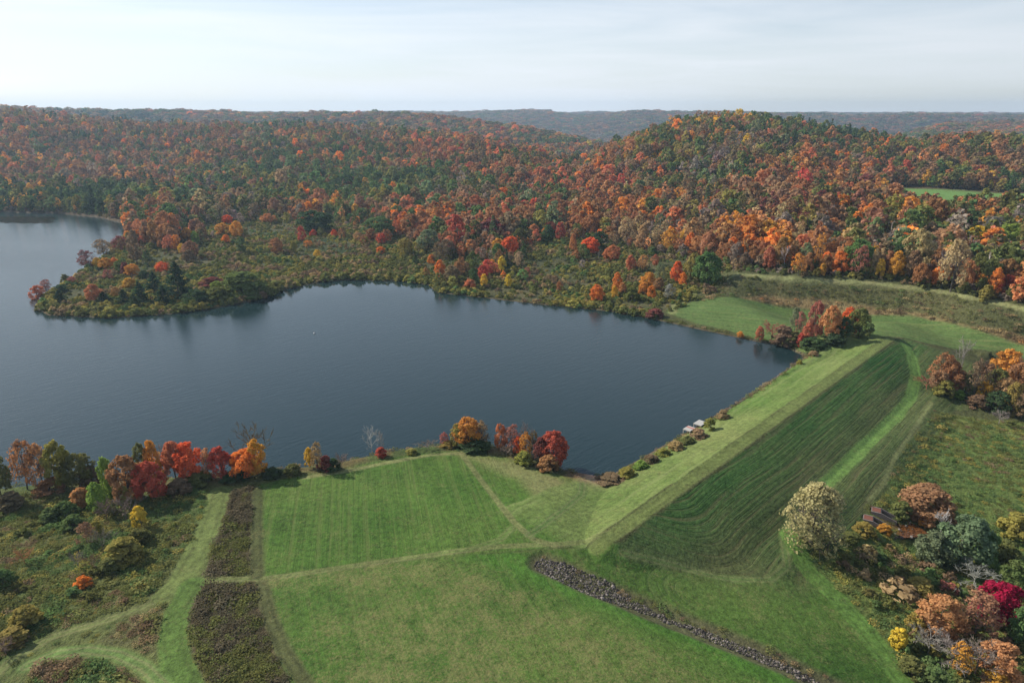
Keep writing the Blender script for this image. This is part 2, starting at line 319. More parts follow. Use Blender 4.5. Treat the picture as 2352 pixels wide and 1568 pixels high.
# leaves: two colours per tree (or per scattered instance), mixed leaf by leaf
LEAF, t, o = newmat('leaves')
la = attr(t, 'leaf_a', 'INSTANCER'); lb = attr(t, 'leaf_b', 'INSTANCER'); lv = attr(t, 'leaf_var', out='Fac'); lm = attr(t, 'leaf_mix', out='Fac')
c = rgbmix(t, lm, la, lb)
s = N(t, 'ShaderNodeVectorMath', operation='SCALE'); t.links.new(c, s.inputs[0]); t.links.new(maprange(t, lv, 0, 1, 1.1, 1.9), s.inputs[3])
d = N(t, 'ShaderNodeBsdfDiffuse'); tr = N(t, 'ShaderNodeBsdfTranslucent'); m_ = N(t, 'ShaderNodeMixShader'); m_.inputs[0].default_value = 0.42
t.links.new(s.outputs[0], d.inputs['Color']); t.links.new(s.outputs[0], tr.inputs['Color']); t.links.new(d.outputs[0], m_.inputs[1]); t.links.new(tr.outputs[0], m_.inputs[2]); t.links.new(m_.outputs[0], o.inputs['Surface'])
BARK, t, o = newmat('bark')
tcb = N(t, 'ShaderNodeTexCoord').outputs['Object']
diffuse(t, o, rgbmix(t, noise_(t, tcb, 2.5, 4, 0.7), (0.05, 0.042, 0.035), (0.20, 0.175, 0.15)), 0.95)
TWIG, t, o = newmat('grey_twigs')
la = attr(t, 'leaf_a', 'INSTANCER'); lv = attr(t, 'leaf_var', out='Fac')
s = N(t, 'ShaderNodeVectorMath', operation='SCALE'); t.links.new(la, s.inputs[0]); t.links.new(maprange(t, lv, 0, 1, 0.7, 1.3), s.inputs[3])
diffuse(t, o, s.outputs[0], 0.95)
STONE, t, o = newmat('riprap_stone')
oi_ = N(t, 'ShaderNodeObjectInfo').outputs['Random']; sn = N(t, 'ShaderNodeVectorMath', operation='SCALE'); t.links.new(maprange(t, math_(t, 'POWER', oi_, 2.2), 0, 1, 0.45, 2.6), sn.inputs[3]); sn.inputs[0].default_value = (0.10, 0.088, 0.078)
diffuse(t, o, sn.outputs[0], 0.9, noise_(t, N(t, 'ShaderNodeTexCoord').outputs['Object'], 2.0, 4, 0.6), 0.1, 0.5)
CONC = simple('weathered_concrete', (0.17, 0.145, 0.13), 2.0, 0.7, 0.9, 0.3)
RUST = simple('rusty_plate', (0.16, 0.065, 0.045), 1.3, 0.8, 0.8, 0.3)
PLANK = simple('grey_planks', (0.42, 0.41, 0.39), 2.2, 0.5, 0.85, 0.2)
REDSTAIN = simple('faded_red_boards', (0.42, 0.20, 0.17), 2.2, 0.5, 0.85, 0.2)
TIMBER_SHADE = simple('dark_timber_and_floor_shade', (0.09, 0.07, 0.055), 3.0, 0.6)
POSTW = simple('pale_post', (0.45, 0.42, 0.38), 3.0, 0.4)
WHITE = simple('white_float', (0.75, 0.75, 0.73), 3.0, 0.2, 0.5)
STEEL = simple('mast_steel', (0.40, 0.28, 0.27), 0.3, 0.4)

def tag(o, label=None, cat=None, group=None, kind=None):
    for k, v in (('label', label), ('category', cat), ('group', group), ('kind', kind)):
        if v: o[k] = v
    return o
def meshobj(name, V, Fc, mats, parent=None, smooth_=False, matidx=None):
    me = bpy.data.meshes.new(name); me.from_pydata([tuple(p) for p in V], [], [tuple(f) for f in Fc]); 
    for m in (mats if isinstance(mats, (list, tuple)) else [mats]): me.materials.append(m)
    if matidx is not None: me.polygons.foreach_set('material_index', np.asarray(matidx, np.int32))
    if smooth_: me.polygons.foreach_set('use_smooth', np.ones(len(me.polygons), bool))
    me.update(); ob = bpy.data.objects.new(name, me); COL.objects.link(ob)
    if parent: ob.parent = parent
    return ob
def fastmesh(name, V, Q, mats, smooth_=True):
    me = bpy.data.meshes.new(name); n = len(Q); k = Q.shape[1]
    me.vertices.add(len(V)); me.vertices.foreach_set('co', np.asarray(V, np.float32).ravel())
    me.loops.add(n * k); me.loops.foreach_set('vertex_index', Q.astype(np.int32).ravel())
    me.polygons.add(n); me.polygons.foreach_set('loop_start', np.arange(0, n * k, k, dtype=np.int32))
    if smooth_: me.polygons.foreach_set('use_smooth', np.ones(n, bool))
    for m in mats: me.materials.append(m)
    me.update(calc_edges=True); return me
def fattr(me, name, data, dom='POINT'):
    a = me.attributes.new(name, 'FLOAT', dom); a.data.foreach_set('value', np.asarray(data, np.float32).ravel())
def cattr(me, name, data, dom='POINT'):
    d = np.ones((len(data), 4), np.float32); d[:, :3] = data
    a = me.attributes.new(name, 'FLOAT_COLOR', dom); a.data.foreach_set('color', d.ravel())

# ------------------------------------------------------------------ zones on the ground (outlines walked on the land itself)
PITS[:] = [(p[0], p[1], OUT_A, 5.6, 2.5, 1.75) for p in OUT_P]
DITCH = hit([1250, 1300, 1345, 1420, 1500, 1580, 1660, 1740, 1800, 1870, 1960], [1292, 1312, 1335, 1365, 1400, 1432, 1464, 1497, 1522, 1558, 1600])
Z = {k: hpoly(p) for k, p in dict(
    field_up=[(604, 1326), (586, 1130), (600, 1112), (700, 1092), (800, 1074), (900, 1052), (1000, 1037), (1050, 1036), (1100, 1045), (1170, 1052), (1250, 1082), (1330, 1098), (1400, 1112), (1440, 1095), (1400, 1180), (1330, 1246), (1240, 1262), (900, 1290)],
    field_low=[(604, 1330), (900, 1290), (1240, 1262), (1420, 1250), (1440, 1290), (1780, 1330), (1835, 1262), (1960, 1380), (2050, 1500), (2110, 1600), (1700, 1700), (1000, 1700), (690, 1650), (650, 1560), (604, 1400)],
    weeds_a=[(472, 1322), (486, 1260), (516, 1180), (530, 1125), (586, 1115), (576, 1200), (578, 1318)],
    weeds_b=[(440, 1346), (592, 1340), (606, 1420), (640, 1520), (700, 1640), (470, 1640), (430, 1520), (418, 1450)],
    weeds_c=[(60, 1580), (95, 1518), (200, 1508), (290, 1540), (345, 1600), (300, 1680), (40, 1680)],
    weeds_d=[(230, 1470), (290, 1425), (380, 1385), (385, 1440), (360, 1500), (300, 1488)],
    plain=[(1530, 718), (1540, 704), (1590, 692), (1680, 681), (1760, 694), (1850, 710), (1990, 722), (2090, 722), (2190, 742), (2280, 768), (2420, 790), (2420, 840), (2300, 805), (2140, 790), (2090, 780), (2040, 772), (1960, 770), (1880, 800), (1850, 812), (1720, 772), (1600, 742)],
    tan=[(1700, 683), (1760, 676), (1900, 690), (2000, 705), (2110, 718), (2230, 750), (2360, 772), (2360, 792), (2280, 768), (2190, 742), (2090, 722), (1990, 722), (1850, 708), (1770, 697)],
    bank=[(1640, 660), (1690, 634), (1800, 638), (2000, 651), (2150, 669), (2352, 712), (2440, 740), (2440, 800), (2300, 770), (2110, 720), (1900, 692), (1760, 680), (1690, 682), (1600, 694)],
    meadow_r=[(2140, 940), (2352, 970), (2600, 990), (3000, 1030), (3000, 1700), (2110, 1600), (2050, 1500), (1960, 1380), (1850, 1275), (1880, 1230), (1970, 1210), (1990, 1150), (2050, 1060)],
    hay=[(2040, 433), (2075, 432), (2230, 440), (2380, 446), (2380, 498), (2230, 496), (2130, 489), (2060, 464)],
    hay2=[(290, 262), (320, 260), (365, 259), (368, 262), (330, 264)],
    dry_up=[(1050, 1042), (1200, 1062), (1290, 1100), (1330, 1120), (1260, 1185), (1190, 1100)],
    marsh=[(100, 715), (250, 728), (500, 704), (650, 664), (800, 641), (930, 645), (1003, 672), (1250, 697), (1500, 730), (1525, 712), (1590, 690), (1660, 640), (1650, 615), (1560, 595), (1420, 570), (1300, 550), (1200, 565), (1040, 592), (940, 560), (860, 530), (720, 514), (480, 508), (345, 538), (245, 598), (150, 662), (90, 700)],
).items()}
def hline(px): return hpoly(px)
TR = dict(
    main=(hline([(-60, 1600), (20, 1520), (120, 1462), (240, 1425), (330, 1393), (400, 1352), (440, 1334), (520, 1328), (600, 1330), (750, 1308), (900, 1286), (1050, 1266), (1150, 1254), (1290, 1249), (1345, 1244), (1400, 1222)]), 0.75, (0.115, 0.14, 0.046)),
    crest=(np.array([C0 - DT * 3, C0 + DT * DL * 0.5, C0 + DT * (DL + 3)]), 1.6, (0.12, 0.155, 0.045)),
    lane=(hline([(505, 1128), (492, 1180), (468, 1240), (440, 1290), (415, 1335), (380, 1365)]), 2.4, (0.11, 0.145, 0.042)),
    dirt=(hline([(1060, 1042), (1085, 1075), (1120, 1122), (1150, 1160), (1180, 1198), (1225, 1238), (1275, 1252)]), 0.65, (0.125, 0.14, 0.05)),
    shore=(hline([(700, 1096), (800, 1080), (900, 1060), (990, 1044), (1060, 1040)]), 0.9, (0.20, 0.20, 0.085)),
    fork=(hline([(1215, 1228), (1250, 1205), (1300, 1165), (1335, 1135), (1340, 1105)]), 1.1, (0.06, 0.11, 0.03)),
    fork2=(hline([(1010, 1270), (1080, 1262), (1150, 1238), (1175, 1212)]), 0.9, (0.10, 0.15, 0.04)),
    left=(hline([(440, 1345), (408, 1400), (396, 1460), (405, 1520), (440, 1600)]), 2.3, (0.075, 0.135, 0.028)),
    loop=(hline([(60, 1530), (130, 1500), (200, 1492), (270, 1502), (330, 1530), (390, 1590)]), 1.2, (0.10, 0.165, 0.045)),
    toe=(hline([(1880, 1130), (1920, 1090), (2000, 1012), (2060, 955), (2092, 912), (2104, 870), (2095, 820), (2078, 790)]), 1.7, (0.12, 0.215, 0.05)),
    base=(hline([(1430, 1268), (1560, 1300), (1680, 1330), (1770, 1330), (1808, 1300), (1800, 1240), (1812, 1200)]), 1.0, (0.09, 0.14, 0.04)),
    low=(hline([(1815, 1230), (1850, 1300), (1920, 1370), (1990, 1450), (2050, 1530), (2100, 1600)]), 2.2, (0.09, 0.17, 0.035)),
    edge=(hline([(2140, 925), (2100, 985), (2052, 1055), (2030, 1110), (1995, 1150)]), 0.5, (0.15, 0.17, 0.065)),
    bank=(bt[:, :2], 1.1, (0.19, 0.205, 0.085)),
    road=(hline([(1690, 630), (1640, 655), (1580, 682), (1552, 700), (1545, 718)]), 1.8, (0.17, 0.19, 0.07)),
    stubble=(hline([(592, 1125), (590, 1200), (590, 1322)]), 1.3, (0.062, 0.072, 0.026)), stubble_low=(hline([(600, 1342), (620, 1420), (655, 1500), (715, 1590)]), 1.3, (0.07, 0.075, 0.03)),
    cut=(hline([(2064, 774), (2150, 795), (2230, 815), (2270, 826)]), 0.5, (0.03, 0.035, 0.015)),
)
def lin(*c): return np.array(c, float)
def zones(X, Y, Zg):
    """colour, flecks, rows, roughness and the region id of ground points"""
    n = X.shape; tint = np.empty(n + (3,)); tint[:] = (0.07, 0.078, 0.03); rowt = np.empty(n + (3,)); rowt[:] = (0.2, 0.2, 0.08)
    fleck = np.full(n, 0.1); fur = np.zeros(n); fura = np.zeros(n); rough = np.full(n, 0.9); zid = np.zeros(n, int)
    def put(w, col):
        w = w[..., None]; tint[...] = tint * (1 - w) + np.asarray(col) * w
    far = Y > front_y(X, Y); f = fnoise(X, Y, 40, 2)
    put(far * 1.0, (0.085, 0.062, 0.035)); zid[far] = 1
    r = np.hypot(X, Y); near = (r < 900) & (Y > 30)
    idx = np.where(near.ravel())[0]; x, y, z = X.ravel()[idx], Y.ravel()[idx], Zg.ravel()[idx]
    T = tint.reshape(-1, 3)[idx]; FL = fleck.ravel()[idx]; FU = np.zeros(len(idx)); FA = np.zeros(len(idx)); RO = rough.ravel()[idx]; ZI = zid.ravel()[idx]; RT = rowt.reshape(-1, 3)[idx]
    wob = (fnoise(x, y, 6, 21) - 0.5) * 1.6
    def area(k, col, e=0.8, fl=None, ro=None, zi=None, wb=1.0):
        nonlocal T, FL, RO, ZI
        p = Z[k]; lo, hi = p.min(0) - 6, p.max(0) + 6; m = (x > lo[0]) & (x < hi[0]) & (y > lo[1]) & (y < hi[1])
        s = np.full(len(x), 99.0); s[m] = polysd(p, x[m], y[m]); w = smooth(e, -e, s + wob * wb)
        T = T * (1 - w[:, None]) + np.asarray(col) * w[:, None]
        if fl is not None: FL = FL * (1 - w) + fl * w
        if ro is not None: RO = RO * (1 - w) + ro * w
        if zi is not None: ZI[w > 0.5] = zi
        return w
    mott = fnoise(x, y, 18, 31)[:, None]; mot2 = fnoise(x, y, 5, 33)[:, None]
    left = (x < 0) & (y < 260); T[left] = lin(0.085, 0.105, 0.033); FL[left] = 0.15
    T[left] += (mott[left] - 0.5) * lin(0.10, 0.06, 0.03)
    w = area('marsh', (0.065, 0.07, 0.03), 3, 0.1, 1.0); T += w[:, None] * (mott - 0.5) * lin(0.14, 0.09, 0.06)
    w = area('meadow_r', (0.11, 0.145, 0.038), 1, 0.1, 0.9); T += w[:, None] * ((mott - 0.5) * lin(0.10, 0.05, 0.02) + (mot2 - 0.5) * lin(0.05, 0.04, 0.02))
    w = area('bank', (0.085, 0.088, 0.036), 1.5, 0.05, 0.9); T += w[:, None] * (mott - 0.5) * lin(0.10, 0.07, 0.03)
    area('plain', (0.08, 0.135, 0.038), 1.0, 0.18, 0.35, 2)
    p_s = polysd(Z['plain'], x, y); ww = (p_s < 0); FU = np.where(ww, x * 0.45 + y * 0.9, FU); FA = np.where(ww, 0.35, FA)
    w = area('tan', (0.20, 0.145, 0.07), 1.0, 0.4, 0.9); T += w[:, None] * (mott - 0.5) * lin(0.14, 0.12, 0.05)
    area('hay', (0.12, 0.22, 0.06), 4, 0, 0.4, 2)
    wu = area('field_up', (0.058, 0.115, 0.019), 0.7, 0.17, 0.42, 2); wl = area('field_low', (0.055, 0.107, 0.019), 0.8, 0.2, 0.45, 2)
    T += (wu + wl)[:, None] * (mott - 0.5) * lin(0.05, 0.05, 0.015)
    s = x / np.maximum(y, 1)
    # upper field mown in rows running away from the camera; pale patch near the mound; straw in the lower field
    m = wu > 0.3; FU = np.where(m, x * 1.25 + y * 0.28, FU); FA = np.where(m, 0.42 * smooth(10, -5, x), FA); RT[m] = lin(0.105, 0.13, 0.038)
    area('dry_up', (0.15, 0.165, 0.06), 2.5, 0.42)
    m = (wl > 0.3) & (x < 22); FU = np.where(m, x * 1.1 + y * 0.45, FU); FA = np.where(m, 0.25, FA); RT[m] = lin(0.145, 0.145, 0.055)
    dd, run = linedist(DITCH[:, :2], x, y); a, d = dam_uv(x, y)
    bx, by = (x - DITCH[0, 0]), (y - DITCH[0, 1]); dv = (DITCH[-1, :2] - DITCH[0, :2]); dv = dv / np.linalg.norm(dv); side = bx * dv[1] - by * dv[0]
    straw = wl * smooth(5, 14, side) * smooth(30, 17, np.abs(side - 26) + 2) * smooth(0.25, 0.6, fnoise(x, y, 24, 44) + 0.15)
    FL = FL + straw * 0.46
    FL = FL + wl * smooth(-6, -14, side) * 0.25 * fnoise(x, y, 12, 45)
    g = wl * smooth(8, 4, side) * (side > 0); T = T * (1 - g[:, None]) + g[:, None] * lin(0.052, 0.125, 0.018); FL = FL * (1 - 0.8 * g)
    for k in ('weeds_a', 'weeds_b'):
        w = area(k, (0.085, 0.065, 0.035), 0.5, 0.05, 1.0, 0, 0.5); T += w[:, None] * (mot2 - 0.5) * lin(0.05, 0.06, 0.02)
    w = area('weeds_c', (0.09, 0.085, 0.038), 0.6, 0.05, 1.0, 0)
    w = area('weeds_d', (0.10, 0.10, 0.04), 1.2, 0.1, 1.0, 0)
    # dam faces
    on = (a > -18) & (a < DL + 12) & (z > -3.6); over = np.maximum(0, np.maximum(-a, a - DL))
    sdl = polysd(LAKE, x, y); d_true = d; d = d + (fnoise(x, y, 5, 23) - 0.5) * 1.3
    up = on & (d <= -1.6) & (sdl > 0) & (over < 8) & (d > -25)
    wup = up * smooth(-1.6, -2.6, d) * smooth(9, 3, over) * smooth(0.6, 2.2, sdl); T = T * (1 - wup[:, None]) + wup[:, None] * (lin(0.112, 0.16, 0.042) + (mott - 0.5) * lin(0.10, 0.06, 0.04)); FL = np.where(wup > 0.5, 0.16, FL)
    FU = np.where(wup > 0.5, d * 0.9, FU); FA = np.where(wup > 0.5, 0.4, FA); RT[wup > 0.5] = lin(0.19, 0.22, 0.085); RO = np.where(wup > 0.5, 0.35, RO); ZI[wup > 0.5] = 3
    flare = smooth(0, 40, DL - a) * 3
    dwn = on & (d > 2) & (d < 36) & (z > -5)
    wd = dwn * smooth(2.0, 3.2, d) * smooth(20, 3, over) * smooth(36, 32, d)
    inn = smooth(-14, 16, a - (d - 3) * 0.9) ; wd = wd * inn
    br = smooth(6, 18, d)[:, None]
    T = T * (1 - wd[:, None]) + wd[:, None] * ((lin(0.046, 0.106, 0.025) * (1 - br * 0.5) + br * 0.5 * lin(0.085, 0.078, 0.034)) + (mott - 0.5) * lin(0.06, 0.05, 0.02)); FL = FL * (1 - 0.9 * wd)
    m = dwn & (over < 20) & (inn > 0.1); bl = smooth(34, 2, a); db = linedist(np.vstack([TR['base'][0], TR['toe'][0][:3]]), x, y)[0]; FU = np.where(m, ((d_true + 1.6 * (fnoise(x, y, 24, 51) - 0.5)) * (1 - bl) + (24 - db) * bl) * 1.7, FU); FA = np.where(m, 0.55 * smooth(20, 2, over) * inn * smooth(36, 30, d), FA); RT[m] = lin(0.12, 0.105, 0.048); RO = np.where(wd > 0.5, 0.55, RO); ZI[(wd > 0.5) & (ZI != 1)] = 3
    # turn marks curling round the foot of the near end
    m = (a < 6) & (a > -22) & (d > 8) & (d < 26); q = np.hypot(a - 4, (d - 20)); FU = np.where(m, q * 1.2, FU); FA = np.where(m, 0.35 * smooth(-22, -12, a) * smooth(26, 20, d), FA); RT[m] = lin(0.12, 0.15, 0.05)
    # tracks
    for k, (ln, wdt, col) in TR.items():
        lo, hi = ln.min(0) - 8, ln.max(0) + 8; m = (x > lo[0]) & (x < hi[0]) & (y > lo[1]) & (y < hi[1])
        if not m.any(): continue
        ds, rn = linedist(ln, x[m], y[m]); wv = wdt * (0.9 + 0.35 * fnoise(x[m], y[m], 7, 61)); w = smooth(wv + 0.5, wv - 0.5, ds)
        cc = np.asarray(col)[None] * (0.75 + 0.5 * fnoise(x[m], y[m], 4, 62))[:, None]
        rut = np.exp(-((ds - max(wdt * 0.55, 0.62)) / 0.26) ** 2)[:, None]
        if k.startswith('stubble'): cc = cc * (1 - 0.3 * rut)
        elif k in ('lane', 'left', 'toe', 'crest', 'low'): cc = cc * (1 - 0.45 * rut) + 0.45 * rut * np.asarray(col) * (0.45 if k != 'left' else 0.5)
        else: cc = cc * (1 - 0.45 * rut) + 0.45 * rut * lin(0.21, 0.18, 0.095)
        w2 = w * (0.9 if k not in ('fork', 'fork2', 'base', 'shore') else 0.65)
        Tm = T[m]; T[m] = Tm * (1 - w2[:, None]) + cc * w2[:, None]; A = FA[m]; FA[m] = A * (1 - w); A = FL[m]; FL[m] = A * (1 - w * 0.8) + 0.1 * w; A = RO[m]; RO[m] = A * (1 - w) + 0.35 * w
        if k in ('main', 'lane', 'toe', 'bank', 'left', 'dirt', 'road', 'crest', 'low'):
            zz = ZI[m]; zz[w > 0.5] = 4; ZI[m] = zz
    # ditch soil, muddy shore, brown strip of leaves under the near trees
    w = smooth(4.2, 2.2, dd) * 0.8; T = T * (1 - w[:, None]) + w[:, None] * lin(0.10, 0.085, 0.05)
    w = smooth(1.6, 0.3, np.abs(sdl)) * 0.8; T = T * (1 - w[:, None]) + w[:, None] * lin(0.12, 0.085, 0.055)
    w = (sdl < -0.3) * 1.0; T = T * (1 - w[:, None]) + w[:, None] * lin(0.045, 0.04, 0.028)
    lf = smooth(12, 3, sdl) * (y < 230) * (x < 40) * (x > -110) * (sdl > 0) * smooth(0.45, 0.65, fnoise(x, y, 9, 71)) * 0.6; T = T * (1 - lf[:, None]) + lf[:, None] * lin(0.19, 0.10, 0.055)
    sand = np.exp(-((x - un(1378, 1103)[0]) ** 2 + (y - un(1378, 1103)[1]) ** 2) / 14)[:, None] * (sdl > -0.5)[:, None]; T = T * (1 - sand) + sand * lin(0.45, 0.26, 0.20)
    q = hit([2352 * 0 + 2060], [1205])[0]; pr_ = np.exp(-(((x - q[0]) / 5) ** 2 + ((y - q[1]) / 4) ** 2))[:, None]; T = T * (1 - pr_) + pr_ * lin(0.13, 0.07, 0.03)
    T = np.clip(T, 0.012, 1)
    def back(A, v):
        A.reshape(-1, *A.shape[2:])[idx] = v
    back(tint, T); back(fleck, FL); back(fur, FU); back(fura, FA); back(rough, RO); back(zid, ZI); back(rowt, RT)
    if True:
        h2 = polysd(Z['hay2'], X, Y) if (r > 1500).any() else None
        if h2 is not None: put(smooth(10, -10, h2), (0.14, 0.24, 0.08))
    return tint, fleck, fur, fura, rough, zid, rowt
th = np.concatenate([np.linspace(-math.pi, -0.86, 44)[:-1], np.linspace(-0.86, 0.86, 900), np.linspace(0.86, math.pi, 44)[1:]])
rr = np.concatenate([[0.5], np.linspace(6, 56, 16), np.geomspace(58, 300, 820), np.geomspace(301.5, 500, 170)[:], np.geomspace(506, 6850, 260)])
TH, RR = np.meshgrid(th, rr); GX, GY = RR * np.sin(TH), RR * np.cos(TH); GZ = height(GX, GY)
zt, zfk, zfu, zfa, zro, zid, zrt = zones(GX, GY, GZ)
nr, nth = GX.shape; ii = np.arange(nr * nth).reshape(nr, nth)
quads = np.stack([ii[:-1, :-1], ii[:-1, 1:], ii[1:, 1:], ii[1:, :-1]], -1).reshape(-1, 4)
zf_id = zid.reshape(-1)[quads[:, 0]]
Vall = np.stack([GX, GY, GZ], -1).reshape(-1, 3)
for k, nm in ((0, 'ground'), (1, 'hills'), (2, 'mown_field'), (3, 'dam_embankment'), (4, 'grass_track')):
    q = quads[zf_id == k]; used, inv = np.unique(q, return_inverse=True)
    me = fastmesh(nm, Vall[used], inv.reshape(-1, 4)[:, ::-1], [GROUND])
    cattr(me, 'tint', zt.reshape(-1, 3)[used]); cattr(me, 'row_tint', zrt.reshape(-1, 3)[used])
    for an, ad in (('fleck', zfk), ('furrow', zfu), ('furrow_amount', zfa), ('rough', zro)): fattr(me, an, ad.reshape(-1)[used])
    ob = bpy.data.objects.new(nm, me); COL.objects.link(ob); ob['kind'] = 'structure'
del Vall, quads

# ------------------------------------------------------------------ lake water
WATER, t, o = newmat('lake_water')
wp = N(t, 'ShaderNodeNewGeometry').outputs['Position']
w1 = noise_(t, mapping(t, mapping(t, wp, (1, 1, 1), (0, 0, math.radians(-42))), (0.16, 0.72, 1)), 1.0, 3, 0.6, 0.4)
w2 = noise_(t, mapping(t, mapping(t, wp, (1, 1, 1), (0, 0, math.radians(-58))), (0.5, 2.2, 1)), 1.0, 2, 0.6, 0.3)
gust = noise_(t, mapping(t, wp, (0.006, 0.012, 1), (0, 0, 0.5)), 1.0, 3, 0.55, 0.4)
hgt = math_(t, 'ADD', math_(t, 'MULTIPLY', w1, 0.75), math_(t, 'MULTIPLY', w2, 0.22))
calm = attr(t, 'calm', out='Fac')
st = math_(t, 'MULTIPLY', maprange(t, gust, 0.3, 0.7, 0.55, 1.0), math_(t, 'SUBTRACT', 1.0, calm))
bw = diffuse(t, o, (0.011, 0.027, 0.030), 0.06, hgt, 0.16, st)
bw.inputs['Specular IOR Level'].default_value = 0.5; bw.inputs['IOR'].default_value = 1.333; bw.inputs['Specular Tint'].default_value = (0.80, 0.93, 1.0, 1)
t.links.new(math_(t, 'ADD', 0.03, math_(t, 'MULTIPLY', math_(t, 'SUBTRACT', 1.0, calm), 0.14)), bw.inputs['Roughness'])
gx = np.arange(-960, 180, 6.0); gy = np.arange(130, 860, 6.0); WX, WY = np.meshgrid(gx, gy); sdw = polysd(LAKE, WX, WY)
# trim the water sheet just inside the banks: move outside vertices onto a 2 m offset of the shoreline
inside = sdw < 2.5
qi = np.arange(WX.size).reshape(WX.shape); cell = inside[:-1, :-1] | inside[1:, :-1] | inside[:-1, 1:] | inside[1:, 1:]
P2 = np.stack([WX, WY], -1)
for _ in range(3):
    e = 0.5; g0 = polysd(LAKE, P2[..., 0], P2[..., 1]); gxn = (polysd(LAKE, P2[..., 0] + e, P2[..., 1]) - g0) / e; gyn = (polysd(LAKE, P2[..., 0], P2[..., 1] + e) - g0) / e
    mv = np.maximum(g0 - 2.0, 0); P2 = P2 - np.stack([gxn * mv, gyn * mv], -1)
qq = np.stack([qi[:-1, :-1], qi[:-1, 1:], qi[1:, 1:], qi[1:, :-1]], -1)[cell]
used, inv = np.unique(qq, return_inverse=True); P2 = P2.reshape(-1, 2)[used]
wme = fastmesh('lake_water', np.column_stack([P2, np.zeros(len(P2))]), inv.reshape(-1, 4), [WATER])
uu_, vv_ = P2[:, 0], P2[:, 1]
cl = hpoly([(640, 668), (750, 690), (840, 668), (960, 662), (1010, 690), (985, 655), (930, 647), (800, 643), (730, 649)])
cl2 = hpoly([(110, 726), (250, 731), (400, 721), (600, 687), (640, 672), (720, 690), (560, 740), (350, 748), (150, 742)])
cm_ = smooth(14, -6, polysd(cl, uu_, vv_) + (fnoise(uu_, vv_, 20, 91) - 0.5) * 16) * 0.88
cm_ = np.maximum(cm_, smooth(10, -8, polysd(cl2, uu_, vv_) + (fnoise(uu_, vv_, 20, 92) - 0.5) * 10) * 0.7)
fattr(wme, 'calm', cm_)
lake = bpy.data.objects.new('lake_water', wme); COL.objects.link(lake); lake['kind'] = 'structure'

# ------------------------------------------------------------------ building trees
class Bits:
    """quads with per-face variation, gathered into one mesh"""
    def __init__(s): s.V = []; s.Q = []; s.var = []; s.mix = []; s.mi = []; s.n = 0
    def add(s, V, Q, var, mix, mi):
        s.V.append(V); s.Q.append(Q + s.n); s.n += len(V); s.var.append(var); s.mix.append(mix); s.mi.append(np.full(len(Q), mi, np.int32))
    def mesh(s, name, mats):
        me = fastmesh(name, np.concatenate(s.V), np.concatenate(s.Q), mats, False)
        fattr(me, 'leaf_var', np.concatenate(s.var), 'FACE'); fattr(me, 'leaf_mix', np.concatenate(s.mix), 'FACE')
        me.polygons.foreach_set('material_index', np.concatenate(s.mi)); me.update(); return me
def unit(v): return v / (np.linalg.norm(v, axis=-1, keepdims=True) + 1e-9)
def leafquads(g, P, Nn, size, asp=1.0):
    n = len(P); r = g.normal(size=(n, 3)); a = unit(np.cross(Nn, r)); b = np.cross(Nn, a); s = size * g.uniform(0.6, 1.35, (n, 1))
    c = [(-1, -1), (1, -0.7), (0.8, 1), (-0.7, 0.9)]; V = np.empty((n, 4, 3))
    for k, (p, q) in enumerate(c):
        V[:, k] = P + (a * p * g.uniform(0.35, 0.65, (n, 1)) + b * q * asp * g.uniform(0.35, 0.65, (n, 1))) * s + Nn * g.uniform(-0.15, 0.15, (n, 1)) * s
    return V.reshape(-1, 3), np.arange(n * 4).reshape(n, 4)
def tube(p0, p1, r0, r1, k=5, bend=None):
    pts = [np.asarray(p0, float), np.asarray(p1, float)]
    if bend is not None: pts.insert(1, (pts[0] + pts[1]) / 2 + bend)
    V = []; m = len(pts); d = unit((pts[-1] - pts[0])[None])[0]; up = np.array([1, 0, 0]) if abs(d[2]) > 0.8 else np.array([0, 0, 1.0])
    a = unit(np.cross(d, up)[None])[0]; b = np.cross(d, a)
    for i, p in enumerate(pts):
        r = r0 + (r1 - r0) * i / (m - 1)
        for j in range(k): V.append(p + (a * math.cos(2 * math.pi * j / k) + b * math.sin(2 * math.pi * j / k)) * r)
    Q = [(i * k + j, i * k + (j + 1) % k, (i + 1) * k + (j + 1) % k, (i + 1) * k + j) for i in range(m - 1) for j in range(k)]
    return np.array(V), np.array(Q)
PROFILE = dict(
    round=lambda t: np.sqrt(np.clip(1 - ((t - 0.45) / 0.56) ** 2, 0, 1)),
    oval=lambda t: np.sqrt(np.clip(1 - ((t - 0.42) / 0.60) ** 2, 0, 1)) * (1 - 0.22 * t),
    spread=lambda t: np.clip(0.55 + 0.9 * t, 0, 1) * np.sqrt(np.clip(1 - (np.maximum(t - 0.45, 0) / 0.57) ** 2, 0, 1)),
    dome=lambda t: np.sqrt(np.clip(1 - (t * 0.97) ** 2, 0, 1)),
    column=lambda t: np.clip(np.minimum(t * 5 + 0.35, 1), 0, 1) * np.sqrt(np.clip(1 - t ** 3, 0, 1)),
)
